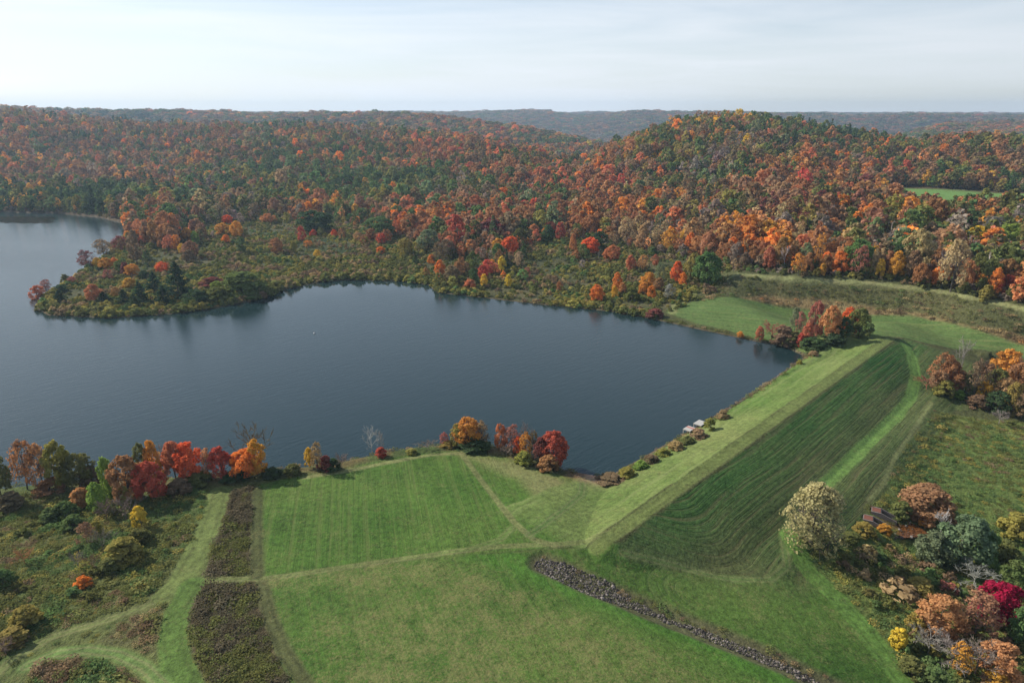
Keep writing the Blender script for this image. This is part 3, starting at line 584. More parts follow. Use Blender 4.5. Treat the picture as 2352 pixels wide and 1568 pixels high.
def broadleaf(name, seed, H, R, base, shape, n_cl, n_lf, leaf, gaps=0.12, trunk=True, stems=1, twiggy=0, both=False):
    """a crown of leaf clumps on limbs; the leaves thin out where clumps are missing"""
    g = np.random.default_rng(seed); pf = PROFILE[shape]; z0 = base * H; hc = H - z0
    C = []; CR = []
    for k in range(n_cl):
        t = (k + g.uniform(0, 1)) / n_cl; t = 0.04 + 0.94 * t ** 0.85; ang = k * 2.39996 + g.normal() * 0.4; r = float(pf(np.array(t))) * R
        cr = R * g.uniform(0.20, 0.36) * (0.75 + 0.4 * (1 - abs(2 * t - 0.9)))
        q = max(r - cr * 0.75, 0) * (g.uniform(0.75, 1.08) if g.random() < 0.8 else g.uniform(0.2, 0.6))
        C.append([q * math.cos(ang), q * math.sin(ang), z0 + t * hc - cr * 0.35]); CR.append(cr)
    C = np.array(C); CR = np.array(CR); lop = g.normal(size=2) * R * 0.10; C[:, :2] += lop * ((C[:, 2:] - z0) / hc)
    keep_ = g.random(n_cl) > gaps; B = Bits(); T = Bits()
    for c, cr in zip(C[keep_], CR[keep_]):
        m = max(4, int(n_lf * g.uniform(0.75, 1.25))); d = unit(g.normal(size=(m, 3)) + np.array([0, 0, 0.35]) + 0.6 * unit(np.array([[c[0], c[1], (c[2] - z0 - hc * 0.35)]])))
        P = c + d * cr * g.uniform(0.55, 1.12, (m, 1)) * np.array([1, 1, 0.82]); Nn = unit(d * 0.8 + unit(c - [0, 0, z0 + hc * 0.3]) * 0.35 + g.normal(size=(m, 3)) * 0.55)
        V, Q = leafquads(g, P, Nn, leaf); cv = g.uniform(0, 1); cmx = g.beta(0.9, 0.9)
        tt = np.clip((P[:, 2] - z0) / hc, 0, 1)
        B.add(V, Q, np.clip(cv * 0.45 + g.uniform(0, 1, m) * 0.55, 0, 1), np.clip(cmx * 0.55 + (1 - tt) * 0.35 + g.uniform(-0.1, 0.2, m), 0, 1), 0)
    if trunk:
        tgt = T if not both else B; mi = 0 if not both else 1; kk = 6 if not both else 4
        for sidx in range(stems):
            off = g.normal(size=2) * (0.25 if stems > 1 else 0); lean = g.normal(size=2) * (0.9 if stems > 1 else 0.25); top = z0 + hc * 0.62; tr_ = 0.022 * H * (1 if stems == 1 else 0.6)
            p0 = np.array([off[0], off[1], -0.4]); p1 = np.array([off[0] + lean[0], off[1] + lean[1], top])
            V, Q = tube(p0, p1, tr_, tr_ * 0.35, kk, np.array([*g.normal(size=2) * 0.15, 0])); tgt.add(V, Q, np.full(len(Q), .5), np.full(len(Q), .5), mi)
            sel = g.permutation(n_cl)[: (9 if not both else 3)]
            for c in C[sel]:
                f = g.uniform(0.3, 0.85); st_ = p0 + (p1 - p0) * min(f, (c[2] + 0.4) / (top + 0.4) * 0.9 + 0.02)
                V, Q = tube(st_, c, tr_ * 0.42, tr_ * 0.10, 4 if not both else 3, np.array([0, 0, -0.06 * R])); tgt.add(V, Q, np.full(len(Q), .5), np.full(len(Q), .5), mi)
        if twiggy:
            for c, cr in zip(C, CR):
                for _ in range(twiggy):
                    e = c + unit(g.normal(size=(1, 3)) + np.array([[0, 0, 0.5]]))[0] * cr * 1.35; V, Q = tube(c * 0.86 + np.array([0, 0, c[2] * 0.06]), e, 0.05, 0.015, 3); tgt.add(V, Q, np.full(len(Q), .5), np.full(len(Q), .5), mi)
    if both: return B.mesh(name, [LEAF, BARK])
    return B.mesh(name + '_crown', [LEAF]), (T.mesh(name + '_trunk', [BARK]) if trunk else None)
def conifer(name, seed, H, R, levels, per, leaf, taper=0.8, both=False):
    g = np.random.default_rng(seed); B = Bits(); T = Bits(); tg = B if both else T
    for l in range(levels):
        t = l / (levels - 1); z = H * (0.10 + 0.88 * t); L0 = R * (1 - t) ** taper + 0.15
        for b in range(per):
            a = g.uniform(0, 2 * math.pi); L = L0 * g.uniform(0.65, 1.12); m = max(3, int(5 + L * 2.2)) if leaf < 0.9 else 3; q = g.uniform(0.3, 1.0, m)
            P = np.stack([np.cos(a) * L * q, np.sin(a) * L * q, z + 0.10 * L * q * q - 0.02 * L], -1) + g.normal(size=(m, 3)) * np.array([0.16, 0.16, 0.07]) * max(L, 1) * 0.6
            Nn = unit(np.array([0.25 * math.cos(a), 0.25 * math.sin(a), 0.8]) + g.normal(size=(m, 3)) * 0.45); V, Q = leafquads(g, P, Nn, leaf, 0.75)
            B.add(V, Q, np.clip(0.25 + 0.5 * q * g.uniform(0.4, 1.2, m), 0, 1), g.uniform(0, 1, m), 0)
            if leaf < 0.9:
                V, Q = tube([0, 0, z - 0.05], [math.cos(a) * L * 0.8, math.sin(a) * L * 0.8, z + 0.06 * L], 0.05, 0.015, 3); T.add(V, Q, np.full(len(Q), .5), np.full(len(Q), .5), 0)
    V, Q = tube([0, 0, -0.4], [0, 0, H * 0.97], 0.02 * H, 0.03, 5); tg.add(V, Q, np.full(len(Q), .5), np.full(len(Q), .5), 1 if both else 0)
    if both: return B.mesh(name, [LEAF, BARK])
    return B.mesh(name + '_crown', [LEAF]), T.mesh(name + '_trunk', [BARK])
def bare(name, seed, H, R, limbs=9, both=False, twigs=5, leafy=0, fine=0.055):
    """a leafless tree: trunk, limbs, branches, twigs"""
    g = np.random.default_rng(seed); B = Bits(); T = Bits(); z = np.zeros
    tgt = T if not both else B
    def put(b, p, q, r0, r1, k): V, Q = tube(p, q, r0, r1, k); b.add(V, Q, g.uniform(0.2, 0.9, len(Q)), np.full(len(Q), .5), 0)
    lean = g.normal(size=2) * 0.03 * H; top = np.array([lean[0], lean[1], H * 0.86]); r = 0.016 * H
    put(tgt, [0, 0, -0.4], top * np.array([0.5, 0.5, 0.5]), r, r * 0.7, 5); put(tgt, top * 0.5, top, r * 0.7, r * 0.2, 5)
    for l in range(limbs):
        t = g.uniform(0.32, 0.92); a = l * 2.4 + g.normal() * 0.3; p = top * t; up = g.uniform(0.5, 1.2); L = R * (1.25 - 0.75 * t) * g.uniform(0.8, 1.15)
        q = p + unit(np.array([[math.cos(a), math.sin(a), up]]))[0] * L * 1.1; put(tgt if both else T, p, q, r * 0.5, r * 0.2, 4)
        for b in range(4 if not both else 2):
            f = g.uniform(0.35, 1.0); p2 = p + (q - p) * f; d = unit((q - p)[None] / L + g.normal(size=(1, 3)) * 0.55 + [[0, 0, 0.35]])[0]; q2 = p2 + d * L * g.uniform(0.4, 0.65); put(B, p2, q2, r * 0.2, r * 0.08, 3)
            for _ in range(twigs):
                f3 = g.uniform(0.3, 1); p3 = p2 + (q2 - p2) * f3; d3 = unit(d[None] + g.normal(size=(1, 3)) * 0.6 + [[0, 0, 0.25]])[0]; q3 = p3 + d3 * L * g.uniform(0.22, 0.42); put(B, p3, q3, fine, fine * 0.4, 3)
    if both: return B.mesh(name, [TWIG])
    return B.mesh(name + '_branches', [TWIG]), T.mesh(name + '_trunk', [TWIG])
# detailed kinds for the trees one can tell apart: normal size 12 m high, 10 m wide (scaled per tree)
KIND = {}
for i in range(5): KIND['round%d' % i] = broadleaf('maple', 100 + i, 12, 5, 0.10, 'round', 50, 92, 0.47, 0.14)
for i in range(3): KIND['oval%d' % i] = broadleaf('oval_tree', 120 + i, 12, 5, 0.16, 'oval', 46, 88, 0.47, 0.2)
for i in range(3): KIND['sparse%d' % i] = broadleaf('thin_tree', 140 + i, 12, 5, 0.20, 'oval', 42, 34, 0.42, 0.25, twiggy=5)
for i in range(2): KIND['spread%d' % i] = broadleaf('spreading_tree', 160 + i, 12, 5, 0.12, 'spread', 50, 86, 0.47, 0.18)
for i in range(2): KIND['dome%d' % i] = broadleaf('dome_tree', 170 + i, 12, 5, 0.0, 'dome', 60, 90, 0.48, 0.08, stems=3)
for i in range(2): KIND['column%d' % i] = broadleaf('column_tree', 180 + i, 12, 5, 0.04, 'column', 44, 88, 0.46, 0.06)
for i in range(3): KIND['pine%d' % i] = conifer('pine', 200 + i, 12, 5, 17, 9, 0.62)
for i in range(1): KIND['spruce%d' % i] = conifer('spruce', 220 + i, 12, 5, 20, 10, 0.55, 0.95)
for i in range(3): KIND['bare%d' % i] = bare('bare_tree', 240 + i, 12, 5, 11)
for i in range(4): KIND['bush%d' % i] = broadleaf('bush', 260 + i, 12, 5, 0.0, 'dome', 38, 70, 0.72, 0.08, stems=3)
KIND['big0'] = broadleaf('cottonwood', 290, 12, 5, 0.03, 'oval', 130, 46, 0.32, 0.32, twiggy=3)
for i in range(2): KIND['twigbush%d' % i] = bare('twig_bush', 300 + i, 12, 5, 16, twigs=7, fine=0.065)
# plainer kinds for the woods
FK = []
for i in range(5): FK.append(broadleaf('forest_tree', 400 + i, 14, 5.0, 0.12, 'round', 24, 15, 1.25, 0.08, both=True))
for i in range(3): FK.append(broadleaf('forest_tree', 420 + i, 15, 4.2, 0.22, 'oval', 22, 14, 1.15, 0.15, both=True))
for i in range(2): FK.append(broadleaf('forest_tree', 430 + i, 14, 4.4, 0.28, 'oval', 22, 6, 1.0, 0.2, twiggy=2, both=True))
for i in range(2): FK.append(conifer('forest_pine', 440 + i, 17, 4.4, 11, 8, 1.3, 0.8, both=True))
for i in range(2): FK.append(bare('forest_bare', 450 + i, 15, 4.2, 8, both=True, twigs=4, fine=0.06))
N_BROAD, N_OVAL, N_SPARSE, N_PINE, N_BARE = range(0, 5), range(5, 8), range(8, 10), range(10, 12), range(12, 14)
SK = []
for i in range(4): SK.append(broadleaf('scrub', 470 + i, 2.0, 1.5, 0.0, 'dome', 14, 17, 0.42, 0.05, trunk=False)[0])
def weedmesh(name, seed, n, h, r, leaf):
    g = np.random.default_rng(seed); B = Bits(); a = g.uniform(0, 6.28, n); q = np.sqrt(g.uniform(0, 1, n)) * r
    P = np.stack([np.cos(a) * q, np.sin(a) * q, g.uniform(0.15, 1, n) ** 0.7 * h * (1 - 0.4 * q / r)], -1); Nn = unit(np.stack([np.cos(a) * 0.35, np.sin(a) * 0.35, np.full(n, 1.0)], -1) + g.normal(size=(n, 3)) * 0.45)
    V, Q = leafquads(g, P, Nn, leaf); B.add(V, Q, g.uniform(0, 1, n), g.uniform(0, 1, n), 0); return B.mesh(name, [LEAF])
for i in range(3): SK.append(weedmesh('weed', 490 + i, 80, 0.85, 0.85, 0.17))
def rockmesh(seed):
    g = np.random.default_rng(seed); bm = bmesh.new(); bmesh.ops.create_icosphere(bm, subdivisions=1, radius=0.5)
    for v in bm.verts: v.co = Vector((v.co.x * g.uniform(0.7, 1.2), v.co.y * g.uniform(0.6, 1.1), v.co.z * g.uniform(0.4, 0.8)))
    me = bpy.data.meshes.new('stone'); bm.to_mesh(me); bm.free(); me.materials.append(STONE); return me
RK = [rockmesh(500 + i) for i in range(4)]

def scatter(name, P, rot, scl, typ, ca, cb, protos, kind='stuff'):
    """one object that scatters the given kinds over points"""
    me = bpy.data.meshes.new(name); me.vertices.add(len(P)); me.vertices.foreach_set('co', np.asarray(P, np.float32).ravel())
    def vec(nm, d):
        a = me.attributes.new(nm, 'FLOAT_VECTOR', 'POINT'); a.data.foreach_set('vector', np.asarray(d, np.float32).ravel())
    vec('rot', rot); vec('scl', scl); vec('leaf_a', ca); vec('leaf_b', cb)
    a = me.attributes.new('typ', 'INT', 'POINT'); a.data.foreach_set('value', np.asarray(typ, np.int32)); me.update()
    ob = bpy.data.objects.new(name, me); COL.objects.link(ob); ob['kind'] = kind
    gt = bpy.data.node_groups.new(name + '_scatter', 'GeometryNodeTree'); gt.interface.new_socket('Geometry', in_out='INPUT', socket_type='NodeSocketGeometry'); gt.interface.new_socket('Geometry', in_out='OUTPUT', socket_type='NodeSocketGeometry')
    gi = gt.nodes.new('NodeGroupInput'); go = gt.nodes.new('NodeGroupOutput'); jn = gt.nodes.new('GeometryNodeJoinGeometry')
    m2p = gt.nodes.new('GeometryNodeMeshToPoints'); gt.links.new(gi.outputs[0], m2p.inputs[0])
    def na(nm, dt):
        n = gt.nodes.new('GeometryNodeInputNamedAttribute'); n.data_type = dt; n.inputs[0].default_value = nm; return n.outputs[0]
    r_, s_, t_ = na('rot', 'FLOAT_VECTOR'), na('scl', 'FLOAT_VECTOR'), na('typ', 'INT')
    for k, pm in enumerate(protos):
        if not np.any(np.asarray(typ) == k): continue
        po = bpy.data.objects.new(pm.name, pm); oi = gt.nodes.new('GeometryNodeObjectInfo'); oi.inputs['Object'].default_value = po
        cmp_ = gt.nodes.new('FunctionNodeCompare'); cmp_.data_type = 'INT'; cmp_.operation = 'EQUAL'; gt.links.new(t_, cmp_.inputs[2]); cmp_.inputs[3].default_value = k
        ip = gt.nodes.new('GeometryNodeInstanceOnPoints'); gt.links.new(m2p.outputs[0], ip.inputs['Points']); gt.links.new(cmp_.outputs[0], ip.inputs['Selection']); gt.links.new(oi.outputs['Geometry'], ip.inputs['Instance'])
        gt.links.new(r_, ip.inputs['Rotation']); gt.links.new(s_, ip.inputs['Scale']); gt.links.new(ip.outputs[0], jn.inputs[0])
    gt.links.new(jn.outputs[0], go.inputs[0]); md = ob.modifiers.new('scatter', 'NODES'); md.node_group = gt
    return ob

# ------------------------------------------------------------------ colours of foliage (leaf colour a, b)
PAL = dict(
    rust=((.31, .155, .07), (.23, .125, .062)), orange=((.58, .21, .045), (.42, .16, .045)), amber=((.52, .26, .05), (.38, .19, .045)), yellow=((.60, .39, .05), (.42, .30, .055)),
    scarlet=((.60, .13, .05), (.46, .12, .045)), crimson=((.40, .088, .06), (.31, .085, .05)), magenta=((.26, .012, .045), (.17, .018, .035)), maroon=((.19, .06, .055), (.15, .075, .055)),
    pink=((.33, .125, .095), (.26, .12, .085)), peach=((.44, .215, .085), (.35, .18, .08)), brown=((.185, .125, .075), (.15, .115, .065)), tan=((.30, .22, .11), (.24, .18, .095)),
    olive=((.13, .132, .043), (.105, .12, .042)), yolive=((.25, .21, .06), (.19, .18, .05)), green=((.08, .135, .046), (.105, .14, .05)), lime=((.20, .27, .055), (.15, .21, .05)),
    dark=((.045, .078, .034), (.062, .09, .038)), pine=((.024, .047, .028), (.036, .06, .033)), grey=((.27, .24, .215), (.22, .195, .175)), pale=((.14, .18, .095), (.18, .19, .10)),
    straw=((.33, .30, .155), (.27, .26, .125)), sage=((.135, .165, .09), (.115, .15, .075)), dun=((.115, .098, .062), (.095, .085, .05)), white=((.55, .52, .48), (.5, .48, .45)), mauve=((.22, .17, .14), (.19, .155, .12)), redor=((.44, .16, .085), (.33, .14, .07)), bronze=((.28, .16, .09), (.22, .14, .08)))
PN = list(PAL)
def wts(**k):
    w = np.zeros(len(PN))
    for a, b in k.items(): w[PN.index(a)] = b
    return w / w.sum()

# ------------------------------------------------------------------ the woods
def woods():
    g = np.random.default_rng(21); XS, YS = [], []
    y = 240.0
    while y < 8600:
        spc = max(5.8, 0.0048 * y); ds = spc / y; s = np.arange(-1.36, 1.36, ds) + g.uniform(0, ds); n = len(s)
        s = s + g.uniform(-0.48, 0.48, n) * ds; yy = y + g.uniform(-0.55, 0.55, n) * spc; XS.append(s * yy); YS.append(yy); y += spc * 0.92
    X, Y = np.concatenate(XS), np.concatenate(YS); ok = Y > front_y(X, Y) + g.uniform(-6, 5, len(X)); X, Y = X[ok], Y[ok]
    ex = g.uniform(-330, 60, 9000); ey = g.uniform(290, 640, 9000); dd_ = front_y(ex, ey) - ey; m_ = (dd_ > 0) & (g.random(9000) < 0.30 * smooth(120, 0, dd_) * smooth(0.42, 0.60, fnoise(ex, ey, 34, 191))); X, Y = np.concatenate([X, ex[m_]]), np.concatenate([Y, ey[m_]])
    sl = polysd(LAKE, X, Y); ok = sl > 2.5; m = Y < 900; ok &= ~(m & (polysd(Z['hay'], X, Y) < 6)); ok &= ~((Y > 1200) & (polysd(Z['hay2'], X, Y) < 15))
    X, Y = X[ok], Y[ok]; ZZ = height(X, Y); return X, Y, ZZ
FX, FY, FZ = woods()
FU_, FV_ = proj(FX, FY, FZ + 9)
# mix of tree colours by stand: base mix, then local stands as seen on the hillsides
nF = len(FX); n1 = fnoise(FX, FY, 110, 101, 2); n2 = fnoise(FX, FY, 70, 111, 2); n3 = fnoise(FX, FY, 160, 121, 2)
WT = np.tile(wts(rust=22, brown=22, redor=3, olive=25, green=9, bronze=12, orange=4, tan=11, amber=4, mauve=8, yolive=10, dark=4, peach=5), (nF, 1))
def stand(mask, w): 
    global WT
    m = np.clip(mask, 0, 1)[:, None]; WT = WT * (1 - m) + w[None] * m
def blob(u, v, su, sv, amt, w, nz=n2):
    stand(amt * np.exp(-(((FU_ - u) / su) ** 2 + ((FV_ - v) / sv) ** 2)) * (0.45 + 1.1 * smooth(0.3, 0.65, nz)), w)
GREEN = wts(green=40, dark=14, olive=24, pale=12, yolive=10); RED = wts(redor=24, crimson=5, rust=32, bronze=17, orange=6, green=8, brown=10); PINE = wts(pine=60, dark=30, green=10)
OR = wts(orange=8, peach=12, amber=8, rust=22, redor=5, olive=18, yolive=12, tan=10, brown=10); GRY = wts(grey=38, mauve=22, tan=18, brown=12, olive=6, peach=6); YG = wts(yolive=30, yellow=10, olive=22, green=18, amber=12, rust=8)
stand(smooth(0.60, 0.72, n1) * 0.75, GREEN); stand(smooth(0.62, 0.74, n2) * 0.6, RED); stand(smooth(0.64, 0.76, n3) * 0.5, wts(mauve=40, brown=30, tan=15, olive=15))
blob(1000, 500, 260, 45, 0.75, RED); blob(1060, 360, 150, 45, 0.7, RED); blob(1330, 420, 130, 50, 0.8, RED, n3); blob(760, 480, 140, 40, 0.4, OR)
blob(640, 370, 130, 45, 0.8, GREEN); blob(900, 430, 190, 45, 0.75, GREEN); blob(480, 420, 120, 40, 0.6, GREEN); blob(1240, 500, 90, 45, 0.5, GREEN); blob(250, 340, 330, 75, 0.75, wts(rust=32, brown=24, bronze=16, mauve=8, redor=5, olive=10, amber=5, peach=4))
blob(120, 455, 230, 22, 1.3, wts(dark=34, pine=22, green=22, olive=12, yolive=6, amber=4)); blob(350, 470, 70, 30, 0.5, GREEN)
blob(270, 266, 110, 8, 1.5, PINE); blob(340, 280, 70, 6, 1.3, PINE); blob(600, 285, 260, 6, 0.8, PINE); blob(1960, 305, 90, 12, 1.5, wts(dark=50, pine=20, green=25, olive=5)); blob(1720, 270, 150, 14, 0.9, YG); blob(1800, 290, 120, 25, 0.5, GREEN)
blob(1560, 330, 160, 40, 0.6, YG); blob(1500, 300, 60, 20, 0.8, GREEN); blob(1650, 340, 70, 30, 0.7, wts(mauve=40, brown=30, rust=20, tan=10)); blob(1450, 470, 130, 40, 0.5, OR)
blob(1900, 385, 150, 32, 0.9, OR, n3); blob(2200, 350, 170, 30, 0.7, wts(rust=30, orange=10, brown=18, olive=20, bronze=12, yolive=8), n3); blob(2200, 412, 170, 26, 0.9, YG, n3)
blob(1800, 470, 150, 50, 0.7, wts(rust=30, bronze=22, redor=14, brown=16, maroon=10, olive=8), n3); blob(1560, 545, 140, 38, 1.1, GRY, n3); blob(1760, 560, 140, 50, 0.7, wts(grey=22, peach=18, amber=14, orange=14, tan=16, rust=14), n3)
blob(2100, 600, 280, 40, 0.75, wts(grey=36, mauve=16, tan=16, peach=10, amber=8, olive=8, brown=8), n3); blob(2180, 500, 220, 40, 0.5, wts(green=20, olive=20, yolive=14, dark=14, rust=14, bronze=10, amber=8), n3)
blob(330, 500, 90, 28, 0.8, wts(rust=26, olive=24, orange=12, redor=10, green=14, brown=14))
far_m = smooth(1900, 3000, FY); stand(far_m * 0.7, wts(rust=22, brown=30, bronze=16, olive=16, mauve=14, green=10))
cum = np.cumsum(WT, 1); qn_ = np.clip((fnoise(FX, FY, 42, 201, 2) - 0.5) * 1.9 + 0.5, 0, 1); qq_ = np.where(rng.random(nF) < 0.55, np.clip(qn_ + rng.normal(0, 0.10, nF), 0.001, 0.999), rng.random(nF)); pick = (qq_[:, None] > cum / cum[:, -1:]).sum(1).clip(0, len(PN) - 1)
PA = np.array([PAL[k][0] for k in PN]); PB = np.array([PAL[k][1] for k in PN])
jit = 1.12 * rng.normal(1, 0.13, (nF, 1)) * rng.normal(1, 0.05, (nF, 3)); FA_ = np.clip(PA[pick] * jit, .01, .8); FB_ = np.clip(PB[pick] * jit, .01, .8)
isp = (pick == PN.index('pine')) | ((pick == PN.index('dark')) & (rng.random(nF) < 0.25)); isg = (pick == PN.index('grey')) | (pick == PN.index('white'))
spz = np.isin(pick, [PN.index(k) for k in ('mauve', 'tan', 'peach', 'amber')]) & (rng.random(nF) < 0.5)
ft = rng.integers(0, 5, nF); ft = np.where(rng.random(nF) < 0.38, rng.integers(5, 8, nF), ft); ft = np.where(spz, rng.integers(8, 10, nF), ft); ft = np.where(isg, rng.integers(12, 14, nF), ft); ft = np.where(isp, rng.integers(10, 12, nF), ft)
big = np.maximum(1.0, 0.0048 * FY / 5.8); sc_ = rng.lognormal(-0.20, 0.28, nF).clip(0.45, 1.7); edge = smooth(0, 45, FY - front_y(FX, FY))
shr = smooth(1690, 1560, FU_) * smooth(480, 560, FU_) * smooth(25, 0, FY - front_y(FX, FY))        # young trees by the marsh
ft = np.where((FY > 1700) & (ft >= 5), rng.integers(0, 5, nF), ft); sxy = sc_ * big * (0.98 - 0.25 * shr); sz = sc_ * np.minimum(big, 1.1) * (1 - 0.25 * smooth(1500, 2300, FY)) * rng.uniform(0.86, 1.12, nF) * (0.93 - 0.32 * shr)
# ------------------------------------------------------------------ low growth: marsh scrub, weeds, brush
def grid_in(poly_or_fn, box, spc, g, jitter=0.48):
    x = np.arange(box[0], box[2], spc); y = np.arange(box[1], box[3], spc); X, Y = np.meshgrid(x, y); X = X.ravel() + g.uniform(-jitter, jitter, X.size) * spc; Y = Y.ravel() + g.uniform(-jitter, jitter, Y.size) * spc
    m = poly_or_fn(X, Y); return X[m], Y[m]
def colmix(n, w, g, j=0.13):
    p = g.choice(len(PN), n, p=w); k = g.normal(1, j, (n, 1)) * g.normal(1, 0.04, (n, 3)); return np.clip(PA[p] * k, .01, .8), np.clip(PB[p] * k, .01, .8)
g5 = np.random.default_rng(55)
def colspace(X, Y, w, g, sc=9.0, j=0.10):
    q = np.clip((fnoise(X, Y, sc, 181) - 0.5) * 1.7 + 0.5 + g.normal(0, 0.16, len(X)), 0, 0.9999); c = np.cumsum(w); p = np.searchsorted(c / c[-1], q, side='right').clip(0, len(PN) - 1)
    k = g.normal(1, j, (len(X), 1)) * g.normal(1, 0.03, (len(X), 3)); return np.clip(PA[p] * k, .01, .8), np.clip(PB[p] * k, .01, .8)
def bounds(p, e=0): return (*(p.min(0) - e), *(p.max(0) + e))
# marsh
mx_, my_ = grid_in(lambda X, Y: ((polysd(Z['marsh'], X, Y) < 3) | ((Y > 300) & (Y < front_y(X, Y) + 2) & (X < 60))) & (polysd(LAKE, X, Y) > 0.8), bounds(Z['marsh'], 14), 2.3, g5)
den = fnoise(mx_, my_, 26, 131); sh_ = smooth(9, 2, polysd(LAKE, mx_, my_)); kp = (g5.random(len(mx_)) < np.clip(smooth(0.30, 0.58, den) + sh_ * 0.8, 0.30, 0.96)); mx_, my_ = mx_[kp], my_[kp]; den = den[kp]
mz_ = height(mx_, my_); n = len(mx_); ca, cb = colspace(mx_, my_, wts(yolive=26, olive=42, green=10, tan=12, brown=10), g5, 14); ca, cb = ca * 1.2, cb * 1.2
s_ = 0.82 * g5.lognormal(0, 0.30, n).clip(0.5, 1.7) * (0.6 + 0.7 * den) * (1 + 0.4 * smooth(8, 2, polysd(LAKE, mx_, my_)))
scatter('marsh_scrub', np.column_stack([mx_, my_, mz_ - 0.1]), np.column_stack([np.zeros((n, 2)), g5.uniform(0, 6.28, n)]), np.column_stack([s_ * g5.uniform(0.9, 1.5, n), s_ * g5.uniform(0.9, 1.5, n), s_ * g5.uniform(0.65, 1.15, n)]), g5.integers(0, 4, n), ca, cb, SK)
# brush on the foot of the woods
def edge_fn(X, Y): d = Y - front_y(X, Y); return (d > np.where(X > 130, -18, -9)) & (d < 26) & (linedist(bt[:, :2], X, Y)[0] > 2.2) & (polysd(Z['bank'], X, Y) > 1) & (polysd(Z['plain'], X, Y) > 1) & (polysd(Z['tan'], X, Y) > 1) & (polysd(LAKE, X, Y) > 1.5)
bx_, by_ = grid_in(edge_fn, (-560, 250, 520, 720), 3.6, g5); bz_ = height(bx_, by_); n = len(bx_); ca, cb = colmix(n, wts(olive=40, green=14, tan=12, brown=14, mauve=14, yolive=8), g5); s_ = g5.lognormal(0.1, 0.35, n)
scatter('woodland_brush', np.column_stack([bx_, by_, bz_ - 0.1]), np.column_stack([np.zeros((n, 2)), g5.uniform(0, 6.28, n)]), np.column_stack([s_ * 1.1, s_ * 1.1, s_ * g5.uniform(0.7, 1.2, n)]), g5.integers(0, 4, n), ca, cb, SK)
# weeds of the old fields
WX_, WY_, WS_, WA_, WB_, WT_, WZ_ = [], [], [], [], [], [], []
def weeds(poly, spc, w, size, shrubs=0.0, keep=None, cut=None, zs=1.0, dim=1.08):
    fn = lambda X, Y: polysd(poly, X, Y) + (fnoise(X, Y, 4, 143) - 0.4) * 2.0 < 0
    X, Y = grid_in(fn, bounds(poly), spc, g5)
    d0 = fnoise(X, Y, 7, 141); d1 = fnoise(X, Y, 20, 142)
    k = g5.random(len(X)) < (np.clip(0.25 + 1.3 * d0 * d1 * 1.6, 0, 1) if keep is None else keep)
    for nm in TR:
        ds, _ = linedist(TR[nm][0], X, Y); k &= ds > TR[nm][1] + 0.5
    k &= polysd(LAKE, X, Y) > 0.6
    if cut is not None: k &= cut(X, Y)
    X, Y, d0 = X[k], Y[k], d0[k]; n = len(X); a, b = colspace(X, Y, w, g5, 6.0, 0.12); a, b = a * dim, b * dim; WX_.append(X); WY_.append(Y); WA_.append(a); WB_.append(b)
    WS_.append(size * g5.lognormal(0, 0.3, n) * (0.7 + 0.6 * d0)); WZ_.append(np.full(n, zs)); WT_.append(np.where(g5.random(n) < shrubs, g5.integers(0, 4, n), g5.integers(4, 7, n)))
DW = wts(dun=62, olive=38)
weeds(Z['weeds_a'], 0.72, DW, 0.8, 0, 0.94, None, 0.8, 0.95); weeds(Z['weeds_b'], 0.66, DW, 0.8, 0, 0.94, None, 0.8, 0.95); weeds(Z['weeds_c'], 0.7, wts(olive=50, brown=30, green=20), 0.95, 0, 0.85); weeds(Z['weeds_d'], 1.0, wts(brown=30, olive=40, tan=20, mauve=10), 0.8, 0, 0.6)
LM = hpoly([(-120, 1170), (60, 1135), (200, 1135), (300, 1150), (420, 1130), (500, 1118), (498, 1150), (470, 1215), (440, 1270), (410, 1325), (330, 1382), (230, 1415), (140, 1440), (40, 1490), (-120, 1570)])
weeds(LM, 0.9, wts(yolive=12, olive=46, green=40, brown=2), 0.85, 0.05, 0.72, None, 0.7)
LM2 = hpoly([(-120, 1585), (20, 1528), (120, 1470), (240, 1432), (380, 1375), (400, 1395), (385, 1500), (330, 1520), (230, 1490), (140, 1495), (60, 1525), (-60, 1600)])
weeds(LM2, 1.6, wts(green=50, olive=40, yolive=10), 0.5, 0, 0.6)
weeds(Z['meadow_r'], 1.05, wts(yolive=12, olive=40, green=44, brown=4), 0.75, 0.03, 0.55, None, 0.6)
weeds(Z['bank'], 1.5, wts(olive=58, tan=12, brown=18, green=12), 0.9, 0.03, 0.6); weeds(Z['tan'], 1.3, wts(tan=60, brown=36, peach=4), 1.0, 0.03, 0.7)
RB = hpoly([(1880, 1275), (1960, 1250), (2090, 1262), (2200, 1330), (2352, 1330), (2500, 1400), (2500, 1600), (2100, 1600), (2062, 1480), (1985, 1370)])
weeds(RB, 1.9, wts(olive=40, brown=22, yolive=16, green=12, tan=10), 1.25, 0.55, 0.55)
